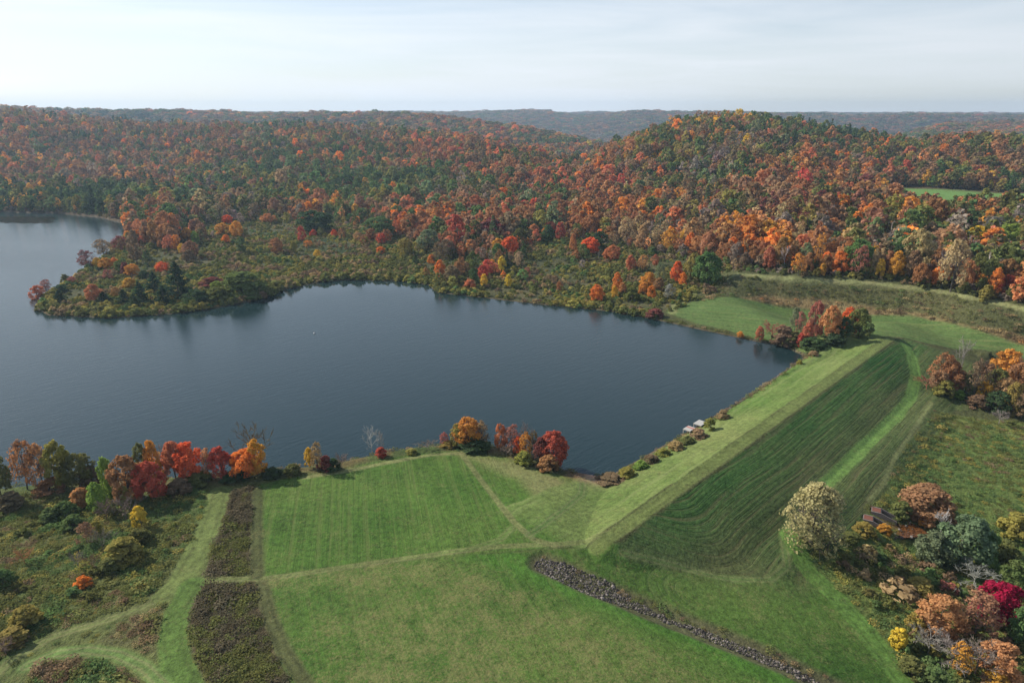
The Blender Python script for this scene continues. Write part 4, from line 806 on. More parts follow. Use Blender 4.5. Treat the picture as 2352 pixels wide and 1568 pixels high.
# shaggy rim of the stone ditch and of the shore
dx_, dy_ = grid_in(lambda X, Y: (linedist(DITCH[:, :2], X, Y)[0] < 2.9) & (linedist(DITCH[:, :2], X, Y)[0] > 0.9) & (g5.random(len(X)) < 0.5 * smooth(0.35, 0.65, fnoise(X, Y, 5, 151)) + 0.06), bounds(DITCH[:, :2], 6), 0.8, g5)
bxx = (dx_ - DITCH[0, 0]) * 1.0; up_side = ((dx_ - DITCH[0, 0]) * dv0[1] - (dy_ - DITCH[0, 1]) * dv0[0]) < 0 if (dv0 := (DITCH[-1, :2] - DITCH[0, :2])) is not None else None
k = up_side | (g5.random(len(dx_)) < 0.12); dx_, dy_ = dx_[k], dy_[k]; n = len(dx_); a, b = colmix(n, wts(brown=34, tan=28, olive=30, green=8), g5); WX_.append(dx_); WY_.append(dy_); WA_.append(a); WB_.append(b); WS_.append(0.55 * g5.lognormal(0, 0.3, n)); WZ_.append(np.ones(n)); WT_.append(g5.integers(4, 7, n))
sx_, sy_ = grid_in(lambda X, Y: (lambda s: (s > 0.3) & (s < 2.6))(polysd(LAKE, X, Y)) & (Y < 330) & (X > -330), (-340, 130, 130, 330), 1.3, g5)
k = g5.random(len(sx_)) < 0.5; sx_, sy_ = sx_[k], sy_[k]; n = len(sx_); a, b = colmix(n, wts(olive=40, tan=24, brown=22, green=14), g5); WX_.append(sx_); WY_.append(sy_); WA_.append(a); WB_.append(b); WS_.append(0.85 * g5.lognormal(0, 0.35, n)); WZ_.append(np.ones(n)); WT_.append(g5.integers(4, 7, n))
wx, wy, ws, wa, wb, wt_, wzs = map(np.concatenate, (WX_, WY_, WS_, WA_, WB_, WT_, WZ_)); wz = height(wx, wy); n = len(wx)
sc3 = np.column_stack([ws * g5.uniform(0.8, 1.4, n), ws * g5.uniform(0.8, 1.4, n), ws * wzs * g5.uniform(0.7, 1.25, n)]); sc3[wt_ < 4] *= 0.62
scatter('meadow_weeds', np.column_stack([wx, wy, wz - 0.03]), np.column_stack([np.zeros((n, 2)), g5.uniform(0, 6.28, n)]), sc3, wt_, wa, wb, SK)
# riprap in the ditch and along the waterline of the dam
rx, ry = grid_in(lambda X, Y: linedist(DITCH[:, :2], X, Y)[0] < 1.1 + 1.5 * (fnoise(X, Y, 6, 161) - 0.5) + 1.8 * smooth(16, 4, np.hypot(X - DITCH[1, 0] - 3, Y - DITCH[1, 1] - 1)), bounds(DITCH[:, :2], 6), 0.33, g5)
dmx, dmy = grid_in(lambda X, Y: (lambda s, a: (s > -0.6) & (s < 1.5) & (a > 70) & (a < DL + 6))(polysd(LAKE, X, Y), dam_uv(X, Y)[0]) & (dam_uv(X, Y)[1] < 0), (40, 150, 140, 270), 0.55, g5)
rx, ry = np.concatenate([rx, dmx]), np.concatenate([ry, dmy]); n = len(rx); rs = g5.lognormal(-1.05, 0.40, n)
scatter('riprap', np.column_stack([rx, ry, height(rx, ry) + 0.05]), g5.uniform(0, 6.28, (n, 3)) * np.array([0.15, 0.15, 1]), np.column_stack([rs, rs, rs]), g5.integers(0, 4, n), np.ones((n, 3)) * 0.2, np.ones((n, 3)) * 0.2, RK)
# floating weed bed in the far bay
wbp = hpoly([(-60, 509), (0, 507), (60, 506), (110, 509), (150, 512), (128, 516), (140, 519), (110, 523), (60, 523), (0, 519), (-60, 516)])
wbx, wby = grid_in(lambda X, Y: polysd(wbp, X, Y) + (fnoise(X, Y, 14, 171) - 0.5) * 14 < 0, bounds(wbp, 8), 2.2, g5); n = len(wbx); ca, cb = colmix(n, wts(brown=50, dark=30, olive=20), g5)
scatter('water_weeds', np.column_stack([wbx, wby, np.full(n, -0.10)]), np.column_stack([np.zeros((n, 2)), g5.uniform(0, 6.28, n)]), np.column_stack([np.full(n, 1.9), np.full(n, 1.9), np.full(n, 0.5)]), g5.integers(4, 7, n), ca * 0.28, cb * 0.28, SK)

# ------------------------------------------------------------------ single trees and shrubs, told apart in the photo
# u, v of the top, v of the foot, width (on the 2352 x 1568 grid), kind, foliage colours, name, label
A1 = 'on the near lakeshore left of the grass lane'; A2 = 'among the brush at far left foreground'; A3 = 'on the near shore beside the mown field corner'
B1 = 'on the grassy point in the middle of the near shore'; C1_ = 'beside the stone outlet at the foot of the dam'; D1 = 'in the thicket at bottom right corner'; E1 = 'in the copse at right beside the dam end'
P1 = 'on the tip of the wooded peninsula'; P2_ = 'in the scrub of the peninsula'; M1 = 'in the marsh behind the middle of the far shore'; M2 = 'in the marsh right of the middle far shore'; G1 = 'in the grove by the far shore beside the small meadow'; K1 = 'in the clump at the far end of the dam'
R1 = 'at the edge of the woods above the far bank track'; H1 = 'in the hedge along the waterline of the dam'
ROWS = [
 (6, 1034, 1158, 56, 'oval0', 'olive', 'broadleaf_tree', 'tall olive tree cut by the left frame edge above the near brush'), (63, 1012, 1130, 62, 'sparse0', 'rust', 'maple_tree', 'thin rusty orange maple near left edge on the near lakeshore'), (100, 1022, 1126, 52, 'sparse1', 'peach', 'maple_tree', 'sparse mauve and peach maple ' + A1),
 (146, 1014, 1124, 58, 'oval1', 'yolive', 'broadleaf_tree', 'tall yellowish olive tree with rounded top ' + A1), (188, 1040, 1120, 60, 'round0', 'olive', 'broadleaf_tree', 'dark olive tree leaning right ' + A1), (212, 1070, 1118, 46, 'bush0', 'brown', 'shrub', 'brown bushy shrub at the water ' + A1),
 (256, 1050, 1150, 36, 'column0', 'lime', 'poplar_tree', 'tall bright green columnar poplar ' + A1), (225, 1107, 1176, 40, 'column1', 'lime', 'poplar_tree', 'short light green poplar in front of the tall columnar one'), (285, 1117, 1166, 32, 'oval2', 'yolive', 'poplar_tree', 'small yellow green poplar below the big rust maple'),
 (186, 1120, 1166, 44, 'bush1', 'peach', 'shrub', 'peach orange shrub left of the light green poplar'), (246, 1152, 1200, 42, 'twigbush0', 'mauve', 'shrub', 'grey purple bare shrub below the green poplars'), (290, 1148, 1198, 54, 'twigbush1', 'mauve', 'shrub', 'wide dark purple bare shrub below the crimson maple'), (326, 1162, 1214, 36, 'oval1', 'yellow', 'shrub', 'small yellow topped shrub beside the dark purple one'),
 (330, 1022, 1122, 36, 'oval2', 'olive', 'broadleaf_tree', 'slender olive tree rising behind the crimson maple'), (360, 1013, 1118, 40, 'oval0', 'amber', 'maple_tree', 'tall amber maple behind the crimson maple'), (300, 1050, 1156, 72, 'round1', 'rust', 'maple_tree', 'broad rust brown maple left of the crimson maple'), (352, 1062, 1150, 66, 'round2', 'crimson', 'maple_tree', 'deep crimson maple with low branches ' + A3),
 (386, 1020, 1100, 28, 'bare0', 'grey', 'bare_tree', 'dark bare trunk left of the scarlet maples'), (404, 1014, 1104, 54, 'oval0', 'redor', 'maple_tree', 'left one of two scarlet orange maples ' + A3), (438, 1016, 1106, 60, 'round3', 'scarlet', 'maple_tree', 'right one of two scarlet maples ' + A3), (479, 1028, 1102, 34, 'sparse2', 'peach', 'maple_tree', 'half bare peach maple right of the scarlet pair'),
 (512, 1026, 1100, 52, 'oval1', 'crimson', 'maple_tree', 'crimson rose maple between the scarlet pair and the orange maple'), (568, 1030, 1102, 66, 'round4', 'orange', 'maple_tree', 'full bright orange maple under the large bare tree'), (592, 1008, 1094, 54, 'oval2', 'amber', 'maple_tree', 'golden amber maple behind the bright orange one'), (585, 982, 1092, 90, 'bare0', 'brown', 'bare_tree', 'large bare tree with dark limbs rising over the orange maple'),
 (672, 1064, 1092, 36, 'bush2', 'olive', 'shrub', 'olive shrub left of the yellow waterside sapling'), (712, 1028, 1076, 24, 'oval0', 'yellow', 'birch_tree', 'small bright yellow sapling at the water edge'), (729, 1015, 1084, 30, 'sparse0', 'tan', 'broadleaf_tree', 'thin tan tree right of the yellow sapling'), (747, 1045, 1082, 34, 'bush3', 'maroon', 'shrub', 'dark maroon shrub right of the tan tree'), (766, 1052, 1082, 32, 'bush0', 'dark', 'shrub', 'dark green shrub beside the maroon one'), (786, 1043, 1078, 32, 'twigbush0', 'mauve', 'shrub', 'leafless mauve shrub at the end of the waterside row'),
 (625, 1072, 1098, 44, 'bush1', 'dark', 'shrub', 'low dark green shrub right of the orange maple'), (540, 1082, 1108, 60, 'bush2', 'dark', 'shrub', 'low dark bush under the crimson rose maple'), (455, 1085, 1116, 60, 'bush3', 'olive', 'shrub', 'low olive bush under the scarlet maples'), (415, 1098, 1134, 56, 'bush1', 'brown', 'shrub', 'brown orange bush right of the crimson maple'), (115, 1098, 1135, 62, 'bush0', 'rust', 'shrub', 'rust orange bush under the thin maples'),
 (30, 1128, 1172, 60, 'bush2', 'brown', 'shrub', 'reddish brown bush at the left frame edge'), (855, 984, 1049, 40, 'bare0', 'white', 'bare_tree', 'slim white leafless tree leaning on the near shore'), (877, 992, 1046, 16, 'bare0', 'grey', 'bare_tree', 'faint grey leafless sapling right of the white one'), (874, 1026, 1051, 26, 'bush1', 'crimson', 'shrub', 'small dark red shrub under the bare saplings'),
 (984, 1012, 1036, 36, 'twigbush1', 'mauve', 'shrub', 'round mauve shrub left of the amber maple'), (945, 1028, 1044, 26, 'bush3', 'yolive', 'shrub', 'low yellow olive shrub left of the round mauve one'), (1021, 992, 1024, 22, 'sparse1', 'pink', 'shrub', 'thin pinkish shrub just left of the amber maple'), (1030, 1010, 1028, 34, 'bush0', 'yolive', 'shrub', 'yellow green bush at the left foot of the amber maple'),
 (1076, 961, 1030, 56, 'round0', 'amber', 'maple_tree', 'glowing amber maple ' + B1), (1108, 966, 1030, 42, 'sparse2', 'bronze', 'maple_tree', 'thin bronze maple leaning right of the amber maple'), (1052, 974, 1028, 34, 'oval1', 'yolive', 'broadleaf_tree', 'olive yellow tree against the left side of the amber maple'), (1094, 1004, 1036, 76, 'bush2', 'dark', 'shrub', 'broad dark green bush under the amber maple'),
 (1152, 974, 1034, 30, 'oval2', 'redor', 'maple_tree', 'narrow orange red maple at the left of the red group'), (1174, 976, 1040, 42, 'sparse0', 'pink', 'maple_tree', 'thin rose pink maple in the red group'), (1208, 975, 1046, 34, 'bare1', 'mauve', 'bare_tree', 'leafless grey tree in the middle of the red group'), (1190, 1000, 1044, 24, 'column0', 'scarlet', 'maple_tree', 'small scarlet maple in the middle of the red group'), (1208, 992, 1052, 32, 'sparse1', 'amber', 'maple_tree', 'thin golden maple in the middle of the red group'),
 (1226, 990, 1056, 28, 'sparse2', 'brown', 'maple_tree', 'thin brown tree left of the dark crimson maples'), (1242, 1003, 1066, 36, 'oval0', 'maroon', 'maple_tree', 'narrow maroon maple beside the large crimson one'), (1270, 992, 1076, 60, 'round4', 'crimson', 'maple_tree', 'large dark crimson maple overhanging the water'), (1258, 1044, 1082, 48, 'bush3', 'rust', 'shrub', 'rust orange bush under the large crimson maple'), (1202, 1036, 1070, 42, 'bush1', 'yolive', 'shrub', 'yellow olive bush below the red group'), (1163, 1026, 1046, 34, 'twigbush0', 'mauve', 'shrub', 'grey leafless bush below the rose pink maple'),
 # hedge on the dam
 (1402, 1088, 1112, 66, 'bush0', 'brown', 'shrub', 'broad brown olive bush at the near corner of the dam'), (1438, 1072, 1098, 40, 'bush1', 'yolive', 'shrub', 'yellow green bush next to the near corner of the dam'), (1470, 1056, 1078, 34, 'bush2', 'lime', 'shrub', 'bright yellow green bush in the dam hedge'), (1497, 1042, 1064, 34, 'bush3', 'brown', 'shrub', 'brown bush beside the bright yellow green one'), (1523, 1028, 1049, 32, 'bush0', 'yolive', 'shrub', 'olive yellow bush halfway along the near dam hedge'), (1552, 1012, 1036, 36, 'bush1', 'tan', 'shrub', 'tan brown bush below the lower wooden platform'),
 (1578, 1000, 1021, 32, 'bush2', 'olive', 'shrub', 'olive bush in front of the lower wooden platform'), (1605, 984, 1009, 36, 'bush3', 'tan', 'shrub', 'tan bush standing between the two wooden platforms'), (1630, 959, 990, 28, 'oval1', 'yolive', 'shrub', 'taller yellow olive bush right of the upper platform'), (1660, 940, 964, 28, 'bush0', 'tan', 'shrub', 'straw brown bush next along the dam beyond the olive one'), (1836, 826, 838, 14, 'bush1', 'yolive', 'shrub', 'small olive bush near the far end of the dam waterline'), (1868, 806, 820, 20, 'bush2', 'tan', 'shrub', 'tan bush at the far corner of the dam'),
 # brush at left
 (58, 1262, 1300, 50, 'twigbush0', 'rust', 'shrub', 'rust brown round shrub in the weedy field at far left'), (193, 1322, 1350, 36, 'bush0', 'orange', 'shrub', 'small orange shrub in the weedy field at left'), (212, 1278, 1310, 40, 'twigbush1', 'brown', 'shrub', 'brown twiggy shrub in the middle of the left brush'), (182, 1270, 1308, 34, 'twigbush0', 'mauve', 'shrub', 'grey twiggy shrub left of the brown twiggy one'), (200, 1200, 1252, 44, 'sparse1', 'bronze', 'shrub', 'rusty tall shrub in the left brush'),
 (226, 1196, 1232, 30, 'oval1', 'yolive', 'shrub', 'yellow olive slim shrub beside the rusty tall one'), (240, 1218, 1272, 44, 'twigbush1', 'mauve', 'shrub', 'mauve grey shrub right of the rusty tall one'), (284, 1235, 1296, 78, 'bush1', 'yolive', 'shrub', 'large olive bush at the right of the left brush'), (114, 1166, 1198, 46, 'bush2', 'green', 'shrub', 'dark green bush low in the left brush'), (156, 1150, 1190, 48, 'bush3', 'green', 'shrub', 'grey green bush right of the dark low one'),
 (172, 1182, 1216, 50, 'bush0', 'green', 'shrub', 'mid green bush in front of the grey green one'), (64, 1392, 1440, 62, 'bush1', 'yolive', 'shrub', 'olive bush near the bottom left track'), (36, 1440, 1478, 62, 'bush2', 'yolive', 'shrub', 'yellow olive bush beside the bottom left track'), (10, 1306, 1348, 50, 'bush3', 'green', 'shrub', 'green bush at the left edge of the weedy field'), (14, 1470, 1506, 40, 'twigbush0', 'mauve', 'shrub', 'mauve bush at the left edge beside the bottom track'), (320, 1214, 1252, 46, 'bush2', 'olive', 'shrub', 'olive bush under the small yellow topped shrub'), (250, 1280, 1316, 50, 'bush3', 'olive', 'shrub', 'olive bush below the mauve grey shrub of the left brush'),
 # right foreground
 (1862, 1110, 1264, 136, 'big0', 'straw', 'cottonwood_tree', 'big pale straw coloured cottonwood standing alone beside the mown bend'), (2120, 1112, 1190, 108, 'dome0', 'bronze', 'broadleaf_tree', 'domed orange and olive tree behind the rusty outlet channels'), (2066, 1152, 1191, 46, 'bush3', 'olive', 'shrub', 'olive brown shrub left of the domed orange tree'), (2120, 1188, 1208, 34, 'bush1', 'amber', 'shrub', 'small amber shrub in front of the domed orange tree'),
 (2158, 1176, 1242, 34, 'bare1', 'white', 'bare_tree', 'white leafless birch beside the large green tree'), (2030, 1202, 1226, 30, 'bush2', 'amber', 'shrub', 'small amber shrub below the outlet channels'), (1985, 1200, 1228, 48, 'bush0', 'yolive', 'shrub', 'yellow green shrub left of the outlet channels'), (1955, 1222, 1244, 44, 'bush1', 'olive', 'shrub', 'olive shrub between the cottonwood and the outlet channels'),
 (2202, 1189, 1306, 104, 'round2', 'sage', 'broadleaf_tree', 'large grey green tree right of the outlet pool'), (2140, 1222, 1300, 74, 'round3', 'sage', 'broadleaf_tree', 'lower green tree at the left side of the large green tree'), (2252, 1224, 1312, 74, 'round1', 'green', 'broadleaf_tree', 'darker green tree at the right side of the large green tree'), (2236, 1298, 1352, 88, 'twigbush1', 'grey', 'bare_tree', 'grey dome of bare twigs behind the magenta maple'),
 (2286, 1340, 1444, 96, 'round4', 'magenta', 'maple_tree', 'vivid magenta red maple ' + D1), (2238, 1360, 1464, 96, 'sparse1', 'bronze', 'maple_tree', 'bronze half bare maple in front of the magenta one'), (2150, 1368, 1460, 88, 'round0', 'peach', 'maple_tree', 'soft orange maple left of the bronze one'), (2110, 1326, 1366, 64, 'dome1', 'yolive', 'shrub', 'flat topped yellow olive shrub above the soft orange maple'), (2176, 1336, 1366, 44, 'sparse2', 'pink', 'shrub', 'pinkish red shrub behind the soft orange maple'),
 (2132, 1452, 1508, 74, 'twigbush0', 'grey', 'shrub', 'grey leafless shrub below the soft orange maple'), (2184, 1472, 1536, 84, 'twigbush1', 'grey', 'shrub', 'wide grey leafless shrub left of the pale yellow tree'), (2238, 1478, 1556, 84, 'twigbush0', 'mauve', 'shrub', 'mauve leafless shrub right of the pale yellow tree'), (2064, 1442, 1488, 40, 'bush2', 'yellow', 'shrub', 'yellow shrub by the edge of the mown strip'), (2202, 1480, 1552, 52, 'sparse0', 'amber', 'broadleaf_tree', 'pale gold half bare tree ' + D1),
 (2292, 1480, 1566, 90, 'round1', 'peach', 'maple_tree', 'salmon orange maple in the very corner at bottom right'), (2284, 1540, 1582, 50, 'bush3', 'amber', 'shrub', 'amber shrub cut by the bottom edge under the salmon maple'), (2330, 1288, 1376, 66, 'round3', 'green', 'broadleaf_tree', 'green tree at the right frame edge above the magenta maple'), (2348, 1396, 1490, 62, 'round2', 'green', 'broadleaf_tree', 'green tree at the right frame edge below the magenta maple'),
 (2335, 1180, 1240, 74, 'bush0', 'yolive', 'shrub', 'large yellow olive shrub at the right frame edge'), (2310, 1240, 1290, 60, 'bush1', 'olive', 'shrub', 'olive shrub right of the large green tree'), (2092, 1512, 1556, 56, 'bush2', 'olive', 'shrub', 'olive shrub near the bottom edge beside the mown strip'), (2140, 1530, 1580, 60, 'bush3', 'green', 'shrub', 'green shrub at the bottom edge under the grey shrubs'), (2105, 1405, 1452, 48, 'bush0', 'yolive', 'shrub', 'yellow olive shrub left of the soft orange maple'),
 # copse right of the dam end
 (2155, 808, 897, 58, 'sparse0', 'rust', 'maple_tree', 'thin rust tree at the left side of the copse by the dam end'), (2202, 783, 884, 40, 'bare2', 'grey', 'bare_tree', 'tall grey bare tree standing above the copse by the dam end'), (2187, 846, 898, 36, 'oval0', 'orange', 'maple_tree', 'small bright orange maple ' + E1), (2234, 822, 920, 50, 'sparse2', 'brown', 'broadleaf_tree', 'tall brown thin tree ' + E1), (2307, 804, 890, 64, 'round3', 'amber', 'maple_tree', 'bright amber topped maple at the back of the copse'),
 (2277, 846, 916, 54, 'oval2', 'olive', 'broadleaf_tree', 'dull olive tree ' + E1), (2260, 876, 924, 34, 'oval1', 'yellow', 'broadleaf_tree', 'yellow tree low at the front of the copse'), (2338, 824, 906, 44, 'bare0', 'mauve', 'bare_tree', 'grey bare tree at the right edge of the copse'), (2322, 880, 956, 40, 'column1', 'yolive', 'broadleaf_tree', 'yellow green columnar tree at the right of the copse'), (2128, 866, 898, 40, 'twigbush1', 'pink', 'shrub', 'pink brown shrub at the left foot of the copse'),
 (2200, 893, 914, 28, 'bush1', 'lime', 'shrub', 'small round yellow green shrub at the front of the copse'), (2292, 900, 952, 54, 'round0', 'dark', 'broadleaf_tree', 'dark green tree in the shaded front of the copse'), (2294, 946, 978, 36, 'twigbush0', 'grey', 'shrub', 'grey shrub standing alone below the copse'), (2215, 860, 912, 44, 'sparse1', 'olive', 'broadleaf_tree', 'thin olive tree in the middle of the copse'), (2165, 872, 912, 40, 'bush3', 'yolive', 'shrub', 'yellow olive shrub below the thin rust tree of the copse'), (2245, 905, 938, 44, 'bush2', 'brown', 'shrub', 'brown shrub at the front of the copse'), (2345, 905, 965, 46, 'oval0', 'brown', 'broadleaf_tree', 'brown tree at the right frame edge of the copse'),
 (2182, 828, 905, 52, 'round2', 'rust', 'maple_tree', 'full rust tree left of the middle of the copse'), (2262, 836, 905, 52, 'oval1', 'bronze', 'maple_tree', 'bronze tree in the middle back of the copse'), (2328, 836, 918, 52, 'round1', 'rust', 'maple_tree', 'rust tree in front of the bright amber topped maple'), (2302, 868, 936, 48, 'oval0', 'tan', 'broadleaf_tree', 'tan tree in the right half of the copse'), (2150, 850, 905, 46, 'oval2', 'bronze', 'maple_tree', 'bronze tree at the lower left of the copse'),
 # peninsula
 (87, 660, 691, 28, 'round1', 'redor', 'maple_tree', 'red orange maple ' + P1), (106, 645, 674, 24, 'sparse0', 'pink', 'maple_tree', 'pinkish red maple behind the red orange one ' + P1), (137, 655, 673, 28, 'round2', 'dark', 'broadleaf_tree', 'dark round tree ' + P1), (152, 633, 658, 20, 'oval1', 'olive', 'broadleaf_tree', 'olive tree with a red cap ' + P1), (167, 637, 658, 20, 'sparse1', 'pink', 'maple_tree', 'thin rosy tree by the back shore of the peninsula'), (139, 669, 698, 34, 'pine0', 'pine', 'pine_tree', 'dark pine nearest to the tip of the peninsula'),
 (202, 578, 622, 38, 'sparse2', 'maroon', 'maple_tree', 'large maroon brown tree at the back shore of the peninsula'), (241, 554, 594, 42, 'sparse0', 'bronze', 'maple_tree', 'large bronze tree at the back shore of the peninsula'), (278, 545, 580, 36, 'sparse1', 'maroon', 'maple_tree', 'maroon tree where the peninsula meets the bay woods'), (224, 594, 617, 18, 'oval0', 'yellow', 'broadleaf_tree', 'small yellow tree beside the maroon brown one'), (245, 595, 621, 26, 'round3', 'amber', 'maple_tree', 'round amber tree ' + P2_), (265, 594, 619, 20, 'oval2', 'orange', 'maple_tree', 'small orange tree beside the round amber one'),
 (277, 600, 628, 25, 'round0', 'olive', 'broadleaf_tree', 'round olive tree ' + P2_), (305, 609, 636, 27, 'round4', 'amber', 'maple_tree', 'clear golden amber round tree ' + P2_), (250, 620, 644, 22, 'sparse2', 'pink', 'shrub', 'dull pink bush in the middle of the peninsula'), (374, 604, 629, 21, 'round1', 'scarlet', 'maple_tree', 'small red round tree in the middle of the peninsula'), (364, 606, 627, 16, 'oval1', 'orange', 'maple_tree', 'little orange tree touching the small red round one'), (220, 657, 695, 29, 'round2', 'redor', 'maple_tree', 'orange red tree on the grassy tip of the peninsula'),
 (298, 640, 666, 29, 'oval0', 'amber', 'maple_tree', 'amber tree standing behind the pines'), (267, 662, 687, 17, 'oval1', 'peach', 'maple_tree', 'peach tree at the left end of the pines'), (240, 672, 702, 36, 'pine1', 'pine', 'pine_tree', 'spreading pine at the left end of the peninsula pines'), (286, 668, 702, 36, 'pine2', 'pine', 'pine_tree', 'second pine from the left on the peninsula'), (325, 652, 700, 40, 'pine0', 'pine', 'pine_tree', 'bluish pine in the middle of the peninsula pines'), (357, 629, 676, 42, 'pine1', 'pine', 'pine_tree', 'tall pine left of the tallest peninsula pine'),
 (412, 611, 692, 62, 'pine2', 'pine', 'pine_tree', 'tallest broad dark pine of the peninsula'), (378, 660, 704, 42, 'pine0', 'pine', 'pine_tree', 'low pine in front of the tallest one'), (310, 678, 710, 36, 'pine1', 'dark', 'pine_tree', 'low dark pine at the waterside of the peninsula'), (450, 668, 704, 44, 'round3', 'dark', 'broadleaf_tree', 'dark tree right of the tallest pine'), (562, 627, 687, 92, 'dome1', 'olive', 'willow_tree', 'huge domed olive willow on the peninsula shore'), (487, 637, 661, 48, 'bush0', 'maroon', 'shrub', 'wide maroon shrub left of the domed willow'), (500, 647, 671, 24, 'round4', 'lime', 'broadleaf_tree', 'small fresh green tree left of the domed willow'), (500, 662, 698, 50, 'bush3', 'olive', 'shrub', 'olive bank shrub between the pines and the willow'),
 (557, 549, 584, 27, 'oval2', 'green', 'broadleaf_tree', 'dark green oval tree alone in the scrub above the willow'), (635, 551, 584, 24, 'round0', 'rust', 'maple_tree', 'rust round tree alone in the scrub above the willow'), (515, 515, 544, 33, 'round1', 'amber', 'maple_tree', 'wide amber tree at the upper edge of the peninsula scrub'), (520, 541, 561, 18, 'oval0', 'orange', 'maple_tree', 'small orange oval tree below the wide amber one'), (437, 558, 595, 30, 'round2', 'bronze', 'maple_tree', 'bronze orange dome shaped tree in the upper scrub'), (420, 562, 584, 15, 'oval1', 'yellow', 'broadleaf_tree', 'yellow tree touching the bronze orange dome'),
 (434, 577, 604, 23, 'round3', 'brown', 'maple_tree', 'round brown tree in front of the bronze orange dome'), (450, 534, 562, 18, 'oval2', 'lime', 'broadleaf_tree', 'yellow green slim tree above the bronze orange dome'), (432, 527, 560, 24, 'oval0', 'amber', 'maple_tree', 'golden slim tree left of the yellow green one'), (388, 544, 580, 26, 'sparse0', 'redor', 'maple_tree', 'left of a pair of thin reddish trees in the scrub'), (408, 544, 580, 24, 'sparse1', 'orange', 'maple_tree', 'right of a pair of thin orange trees in the scrub'), (337, 572, 599, 24, 'pine2', 'green', 'pine_tree', 'lone green conifer in the upper peninsula scrub'),
 (317, 544, 572, 28, 'round4', 'redor', 'maple_tree', 'salmon red tree near the back shore of the peninsula'), (405, 514, 542, 28, 'round0', 'dark', 'broadleaf_tree', 'dark round tree above the thin orange pair'), (445, 502, 527, 28, 'round1', 'dark', 'broadleaf_tree', 'dark round tree at the woods edge over the peninsula'), (522, 496, 517, 20, 'round2', 'scarlet', 'maple_tree', 'red round tree at the woods edge over the peninsula'), (617, 492, 515, 30, 'round3', 'peach', 'maple_tree', 'salmon tree at the woods edge left of the broad green one'), (290, 605, 632, 20, 'bush1', 'maroon', 'shrub', 'maroon bush beside the golden round tree'), (330, 622, 640, 22, 'bush2', 'dark', 'shrub', 'dark bush right of the golden round tree'), (385, 604, 622, 16, 'oval2', 'peach', 'maple_tree', 'little peach tree right of the small red round one'),
 # middle marsh
 (723, 488, 540, 68, 'round4', 'dark', 'broadleaf_tree', 'broad dark green tree standing at the back of the marsh'), (868, 502, 552, 60, 'round0', 'green', 'broadleaf_tree', 'broad mid green tree standing at the back of the marsh'), (875, 568, 585, 17, 'round1', 'orange', 'maple_tree', 'small orange tree alone in the open marsh'), (1013, 603, 642, 23, 'oval1', 'orange', 'maple_tree', 'bright orange and yellow tree near the shore corner'), (1087, 582, 620, 26, 'oval2', 'green', 'broadleaf_tree', 'dark green egg shaped tree ' + M1), (1110, 614, 645, 21, 'round2', 'crimson', 'maple_tree', 'crimson tree near the water in the marsh'),
 (1112, 633, 662, 16, 'oval0', 'yellow', 'broadleaf_tree', 'small yellow tree just in front of the crimson one'), (1080, 643, 665, 26, 'bush1', 'redor', 'shrub', 'low red orange bush left of the crimson tree'), (1154, 593, 625, 17, 'oval1', 'yellow', 'broadleaf_tree', 'slim yellow tree beside a dark spruce'), (1164, 578, 622, 15, 'spruce0', 'pine', 'spruce_tree', 'slim dark spruce ' + M1), (1148, 577, 612, 20, 'oval2', 'rust', 'maple_tree', 'rust red tree left of the slim spruce'), (1168, 634, 662, 16, 'oval0', 'yellow', 'broadleaf_tree', 'yellow sapling close to the far shoreline'),
 (1128, 507, 557, 56, 'round3', 'maroon', 'maple_tree', 'large dark red maple at the woods edge behind the marsh'), (1143, 552, 586, 30, 'oval1', 'amber', 'maple_tree', 'amber tree below the large dark red maple'), (1172, 548, 592, 34, 'round4', 'scarlet', 'maple_tree', 'brick red tree right of the amber one behind the marsh'), (930, 552, 590, 28, 'round0', 'yolive', 'broadleaf_tree', 'yellow olive tree at the left end of the marsh grove'), (985, 532, 582, 50, 'oval0', 'pale', 'broadleaf_tree', 'pale green and grey tree in the marsh grove'), (1010, 560, 611, 36, 'sparse2', 'brown', 'broadleaf_tree', 'brown half bare tree in the marsh grove'),
 (955, 587, 612, 22, 'pine1', 'dark', 'pine_tree', 'dark conifer at the front of the marsh grove'), (990, 587, 610, 16, 'oval2', 'orange', 'maple_tree', 'small orange tree at the front of the marsh grove'), (675, 559, 585, 17, 'oval0', 'yolive', 'broadleaf_tree', 'slim yellow olive tree in the left marsh'), (728, 576, 595, 14, 'oval1', 'yellow', 'broadleaf_tree', 'tiny yellow tree in the left marsh'), (695, 524, 557, 18, 'oval2', 'crimson', 'maple_tree', 'slim red tree left of the broad dark green one'), (708, 553, 569, 20, 'sparse0', 'orange', 'maple_tree', 'low orange tree below the slim red one'),
 (719, 529, 545, 14, 'round2', 'crimson', 'maple_tree', 'tiny crimson tree in front of the broad dark green one'), (768, 529, 545, 12, 'round3', 'scarlet', 'maple_tree', 'tiny red tree between the two broad green ones'), (840, 545, 562, 16, 'oval1', 'yolive', 'broadleaf_tree', 'tiny olive yellow tree left of the mid green one'), (890, 538, 558, 16, 'oval2', 'orange', 'maple_tree', 'slim orange tree at the right foot of the mid green one'),
 # right marsh
 (1356, 549, 588, 34, 'round4', 'scarlet', 'maple_tree', 'brilliant red round maple ' + M2), (1374, 537, 582, 38, 'round1', 'dark', 'broadleaf_tree', 'dark green tree right behind the brilliant red maple'), (1403, 567, 602, 32, 'round2', 'redor', 'maple_tree', 'red and orange maple right of the brilliant red one'), (1342, 514, 538, 24, 'round3', 'dark', 'broadleaf_tree', 'small dark green tree above the brilliant red maple'), (1372, 659, 695, 26, 'round0', 'orange', 'maple_tree', 'bright orange round tree right at the far shoreline'), (1417, 632, 673, 19, 'column0', 'orange', 'maple_tree', 'narrow orange tree ' + G1),
